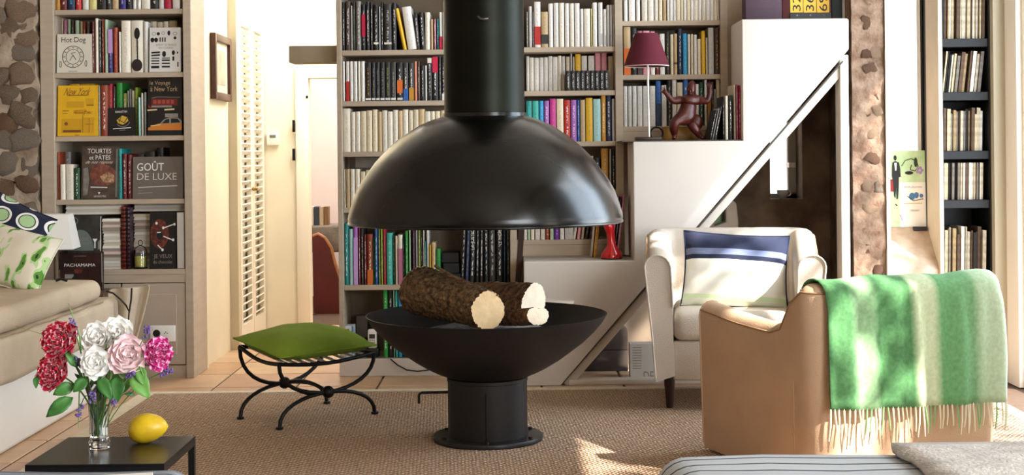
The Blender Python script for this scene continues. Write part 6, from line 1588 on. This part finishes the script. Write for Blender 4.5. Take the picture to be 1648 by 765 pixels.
MB().prismY([(a.x, 0.12), (b.x, 0.12), (b.x, a.z+0.02), (b.x-0.01, b.z-0.03), (b.x-0.05, b.z), (b.x-0.08, b.z-0.02), (b.x-0.075, a.z+0.02), (a.x, a.z-0.01)], 8.3, 8.6).build('frame', M_chA, t, bevel=0.012)
for xx in (a.x+0.02, b.x-0.04):
    for yy in (8.32, 8.56): box('leg', mat('dark_mahogany', '#2c120d'), xx, xx+0.02, yy, yy+0.02, 0.0005, 0.12, t)
MB().ball((a.x+0.05, 8.42, a.z+0.05), 0.06, 14, 10, (1, 0.6, 1)).build('cushion', mat('pale_green_cloth', '#a8c79a', 0.9), t, smooth=70)

# ------------------------------------------------------------------ poster card in the niche
zn = zs+0.0005
Yc = YN+0.01
f = Face('picture_card', 'green and white illustrated board with a black suited figure in the bright niche', 'poster', 1433, 1490, 239, 362, Yc, zn, mat('mint_card', '#a3c98a', 0.6, var=0.15, vscale=8, col2='#cfe0bd'), th=0.006, tilt=2)
f.rect(1448, 290, 1490, 362, mat('white_card2', '#f3f0ea', 0.6)); f.rect(1433, 285, 1439, 305, mat('ink_red', '#8e1f1a')); f.rect(1433.5, 308, 1447, 352, mat('ink_mint', '#b9dba0', 0.6))
f.shape(ell(1442, 250.5, 2.6, 4.4, 10), I_blk); f.shape([(1437.5, 258), (1442, 255.5), (1448, 258), (1450, 268), (1450.5, 281), (1447.5, 282), (1447, 296), (1445.5, 317), (1442.5, 317), (1442.8, 298), (1441.5, 317), (1438.8, 312), (1438, 290), (1436, 280), (1436.5, 266)], I_blk); f.shape([(1440.5, 258.5), (1444.5, 258.5), (1443.5, 271), (1441.5, 271)], I_wht)
f.line([(1452, 264), (1458, 255), (1468, 252), (1476, 256), (1479, 264), (1474, 272), (1466, 270), (1468, 262)], 1.3, I_blk); f.shape(ell(1464, 275, 7, 3, 10), I_blk); f.shape(ell(1475, 258, 3, 8, 10), mat('ink_darkgreen', '#26402c', 0.6))
f.shapes([ell(1481+4*math.cos(k*2*pi/5), 271+4*math.sin(k*2*pi/5), 2.6, 2.6, 8) for k in range(5)], mat('ink_lilac', '#a98fc4', 0.6))
f.text('Belle Journée', 1454, 296, 1486, 300, I_gry, 0.1); f.shapes([ell(1468, 313, 5, 6, 10), ell(1475, 311, 4, 5, 10), ell(1483, 312, 3, 3.4, 10)], mat('ink_steelblue', '#4f7ca8', 0.6)); f.line([(1460, 312), (1470, 320), (1486, 317)], 1.1, I_blk)
f.line([(1454, 324), (1484, 324)], 1.0, mat('ink_gold', '#c9a338')); f.text('chanson', 1464, 333, 1480, 337, I_gry, 0.1); f.line([(1448, 342), (1452, 352)], 1.6, mat('ink_lilac', '#a98fc4')); f.line([(1441, 325), (1444, 328)], 2.0, I_blk)
o = box('ruler', mat('black_plastic', '#1b1917'), w(1470, 364, YN-0.02).x, w(1492, 364, YN-0.02).x, YN-0.025, YN-0.005, zs-0.018, zs+0.004, bevel=0.001, seg=1); props(o, 'short black metal bar lying at the niche window sill', 'bar')

# ------------------------------------------------------------------ black rack of old magazines
xr0, xr1 = xc+0.004, w(1597, 240, 7.47).x
rk = thing('magazine_rack', 'narrow black metal rack of old magazines beside the niche', 'shelf', ((xr0+xr1)/2, 7.6, 0))
M_rack = mat('rack_black', '#141211', 0.5, metal=0.3)
RZ = [w(1557, y, 7.47).z for y in (62, 148, 243, 322, 446, 560)]
box('side_panel', M_rack, xr0, xr0+0.008, 7.47, 7.79, 0, 2.69, rk); box('side_panel', M_rack, xr1-0.016, xr1, 7.47, 7.79, 0, 2.69, rk)
box('back_panel', M_rack, xr0+0.008, xr1-0.016, 7.77, 7.79, 0, 2.69, rk)
for z in RZ+[RZ[0]+0.3]:
    box('shelf', M_rack, xr0+0.008, xr1-0.016, 7.475, 7.77, z-0.045, z, rk, bevel=0.002, seg=1)
MAGC = [('cream', '#c8b592'), ('tan', '#a48a63'), ('grey', '#7d756d'), ('white', '#d8d2c6'), ('brown', '#5f4a3a'), ('ivory', '#bfb39c'), ('black', '#26221f')]
shelfname = ['top', 'second', 'third', 'fourth', 'fifth']
rr = random.Random(11)
for i in range(5):
    z = RZ[i]; x = xr0+0.012; lim = xr1-0.02
    lean = 8 if i == 1 else 2
    hmax = (RZ[0]+0.3 if i == 0 else RZ[i-1])-0.045-z
    while x < lim-0.012:
        wd = rr.uniform(0.006, 0.019); h = min(rr.uniform(0.195, 0.235), hmax-0.02)*(1.15 if i == 4 else 1)
        h = min(h, hmax-0.015)
        if i == 0: h = min(0.25, hmax-0.02)
        cn, cc_ = rr.choice(MAGC); a_ = math.radians(6.5 if i == 1 else 1.2)
        sh_ = math.sin(a_)*h
        if x+wd+sh_ > lim: break
        m = mat('oldmag_'+cn, cc_, 0.85, var=0.35, vscale=40)
        q = MB(); yy = 7.485+rr.uniform(0, 0.03)
        q.add([(x, yy, z+0.001), (x+wd, yy, z+0.001), (x+wd+sh_, yy, z+h*math.cos(a_)), (x+sh_, yy, z+h*math.cos(a_)+0.002), (x, yy+0.2, z+0.001), (x+wd, yy+0.2, z+0.001), (x+wd+sh_, yy+0.2, z+h*math.cos(a_)), (x+sh_, yy+0.2, z+h*math.cos(a_)+0.002)],
              [(0, 1, 2, 3), (5, 4, 7, 6), (4, 0, 3, 7), (1, 5, 6, 2), (3, 2, 6, 7), (4, 5, 1, 0)])
        o = q.build('magazine', m); thk = 'thin' if wd < 0.012 else 'thick'
        props(o, '%s %s magazine on the %s black rack shelf' % (thk, cn, shelfname[i]), 'magazine', 'old magazines on the %s rack shelf' % shelfname[i])
        x += wd+0.0015 + (0.006 if rr.random() < 0.25 else 0) + (sh_*0.12 if i == 1 else 0)

# ------------------------------------------------------------------ look-alikes in a row or a stack are counted from a landmark
ORD = 'first second third fourth fifth sixth seventh eighth ninth tenth eleventh twelfth thirteenth fourteenth fifteenth sixteenth seventeenth eighteenth nineteenth twentieth'.split()
same = {}
for o in C.objects:
    if o.get('category') in ('book', 'magazine') and o.parent is None: same.setdefault(o['label'], []).append(o)
for lab, os_ in same.items():
    if len(os_) < 2 or len(os_) > 20: continue
    flat = 'lying' in lab
    os_.sort(key=lambda o: o.location.z if flat else o.location.x)
    x = os_[0].location.x
    mark = 'stone wall' if x < -1.5 else ('doorway' if x < 0 else ('flue' if x < 2.2 else 'niche'))
    for k, o in enumerate(os_):
        s_ = ('%s %s, counting up' % (ORD[k], lab)) if flat else ('%s %s, counting from the %s' % (ORD[k], lab, mark))
        if len(s_.split()) > 16: s_ = '%s %s, from the %s' % (ORD[k], lab, mark)
        if len(s_.split()) > 16:
            l2 = lab.replace(' with white lettering', '')
            for q_ in ('book', 'paperback'): l2 = l2.replace(' %s with pale grey foot' % q_, ' grey-footed %s' % q_)
            s_ = '%s %s, from the %s' % (ORD[k], l2, mark)
        if len(s_.split()) <= 16: o['label'] = s_
for o in C.objects:
    l_ = o.get('label')
    if l_ and len(l_.split()) > 16: o['label'] = ' '.join(l_.replace(' one ', ' ').split()[:16])
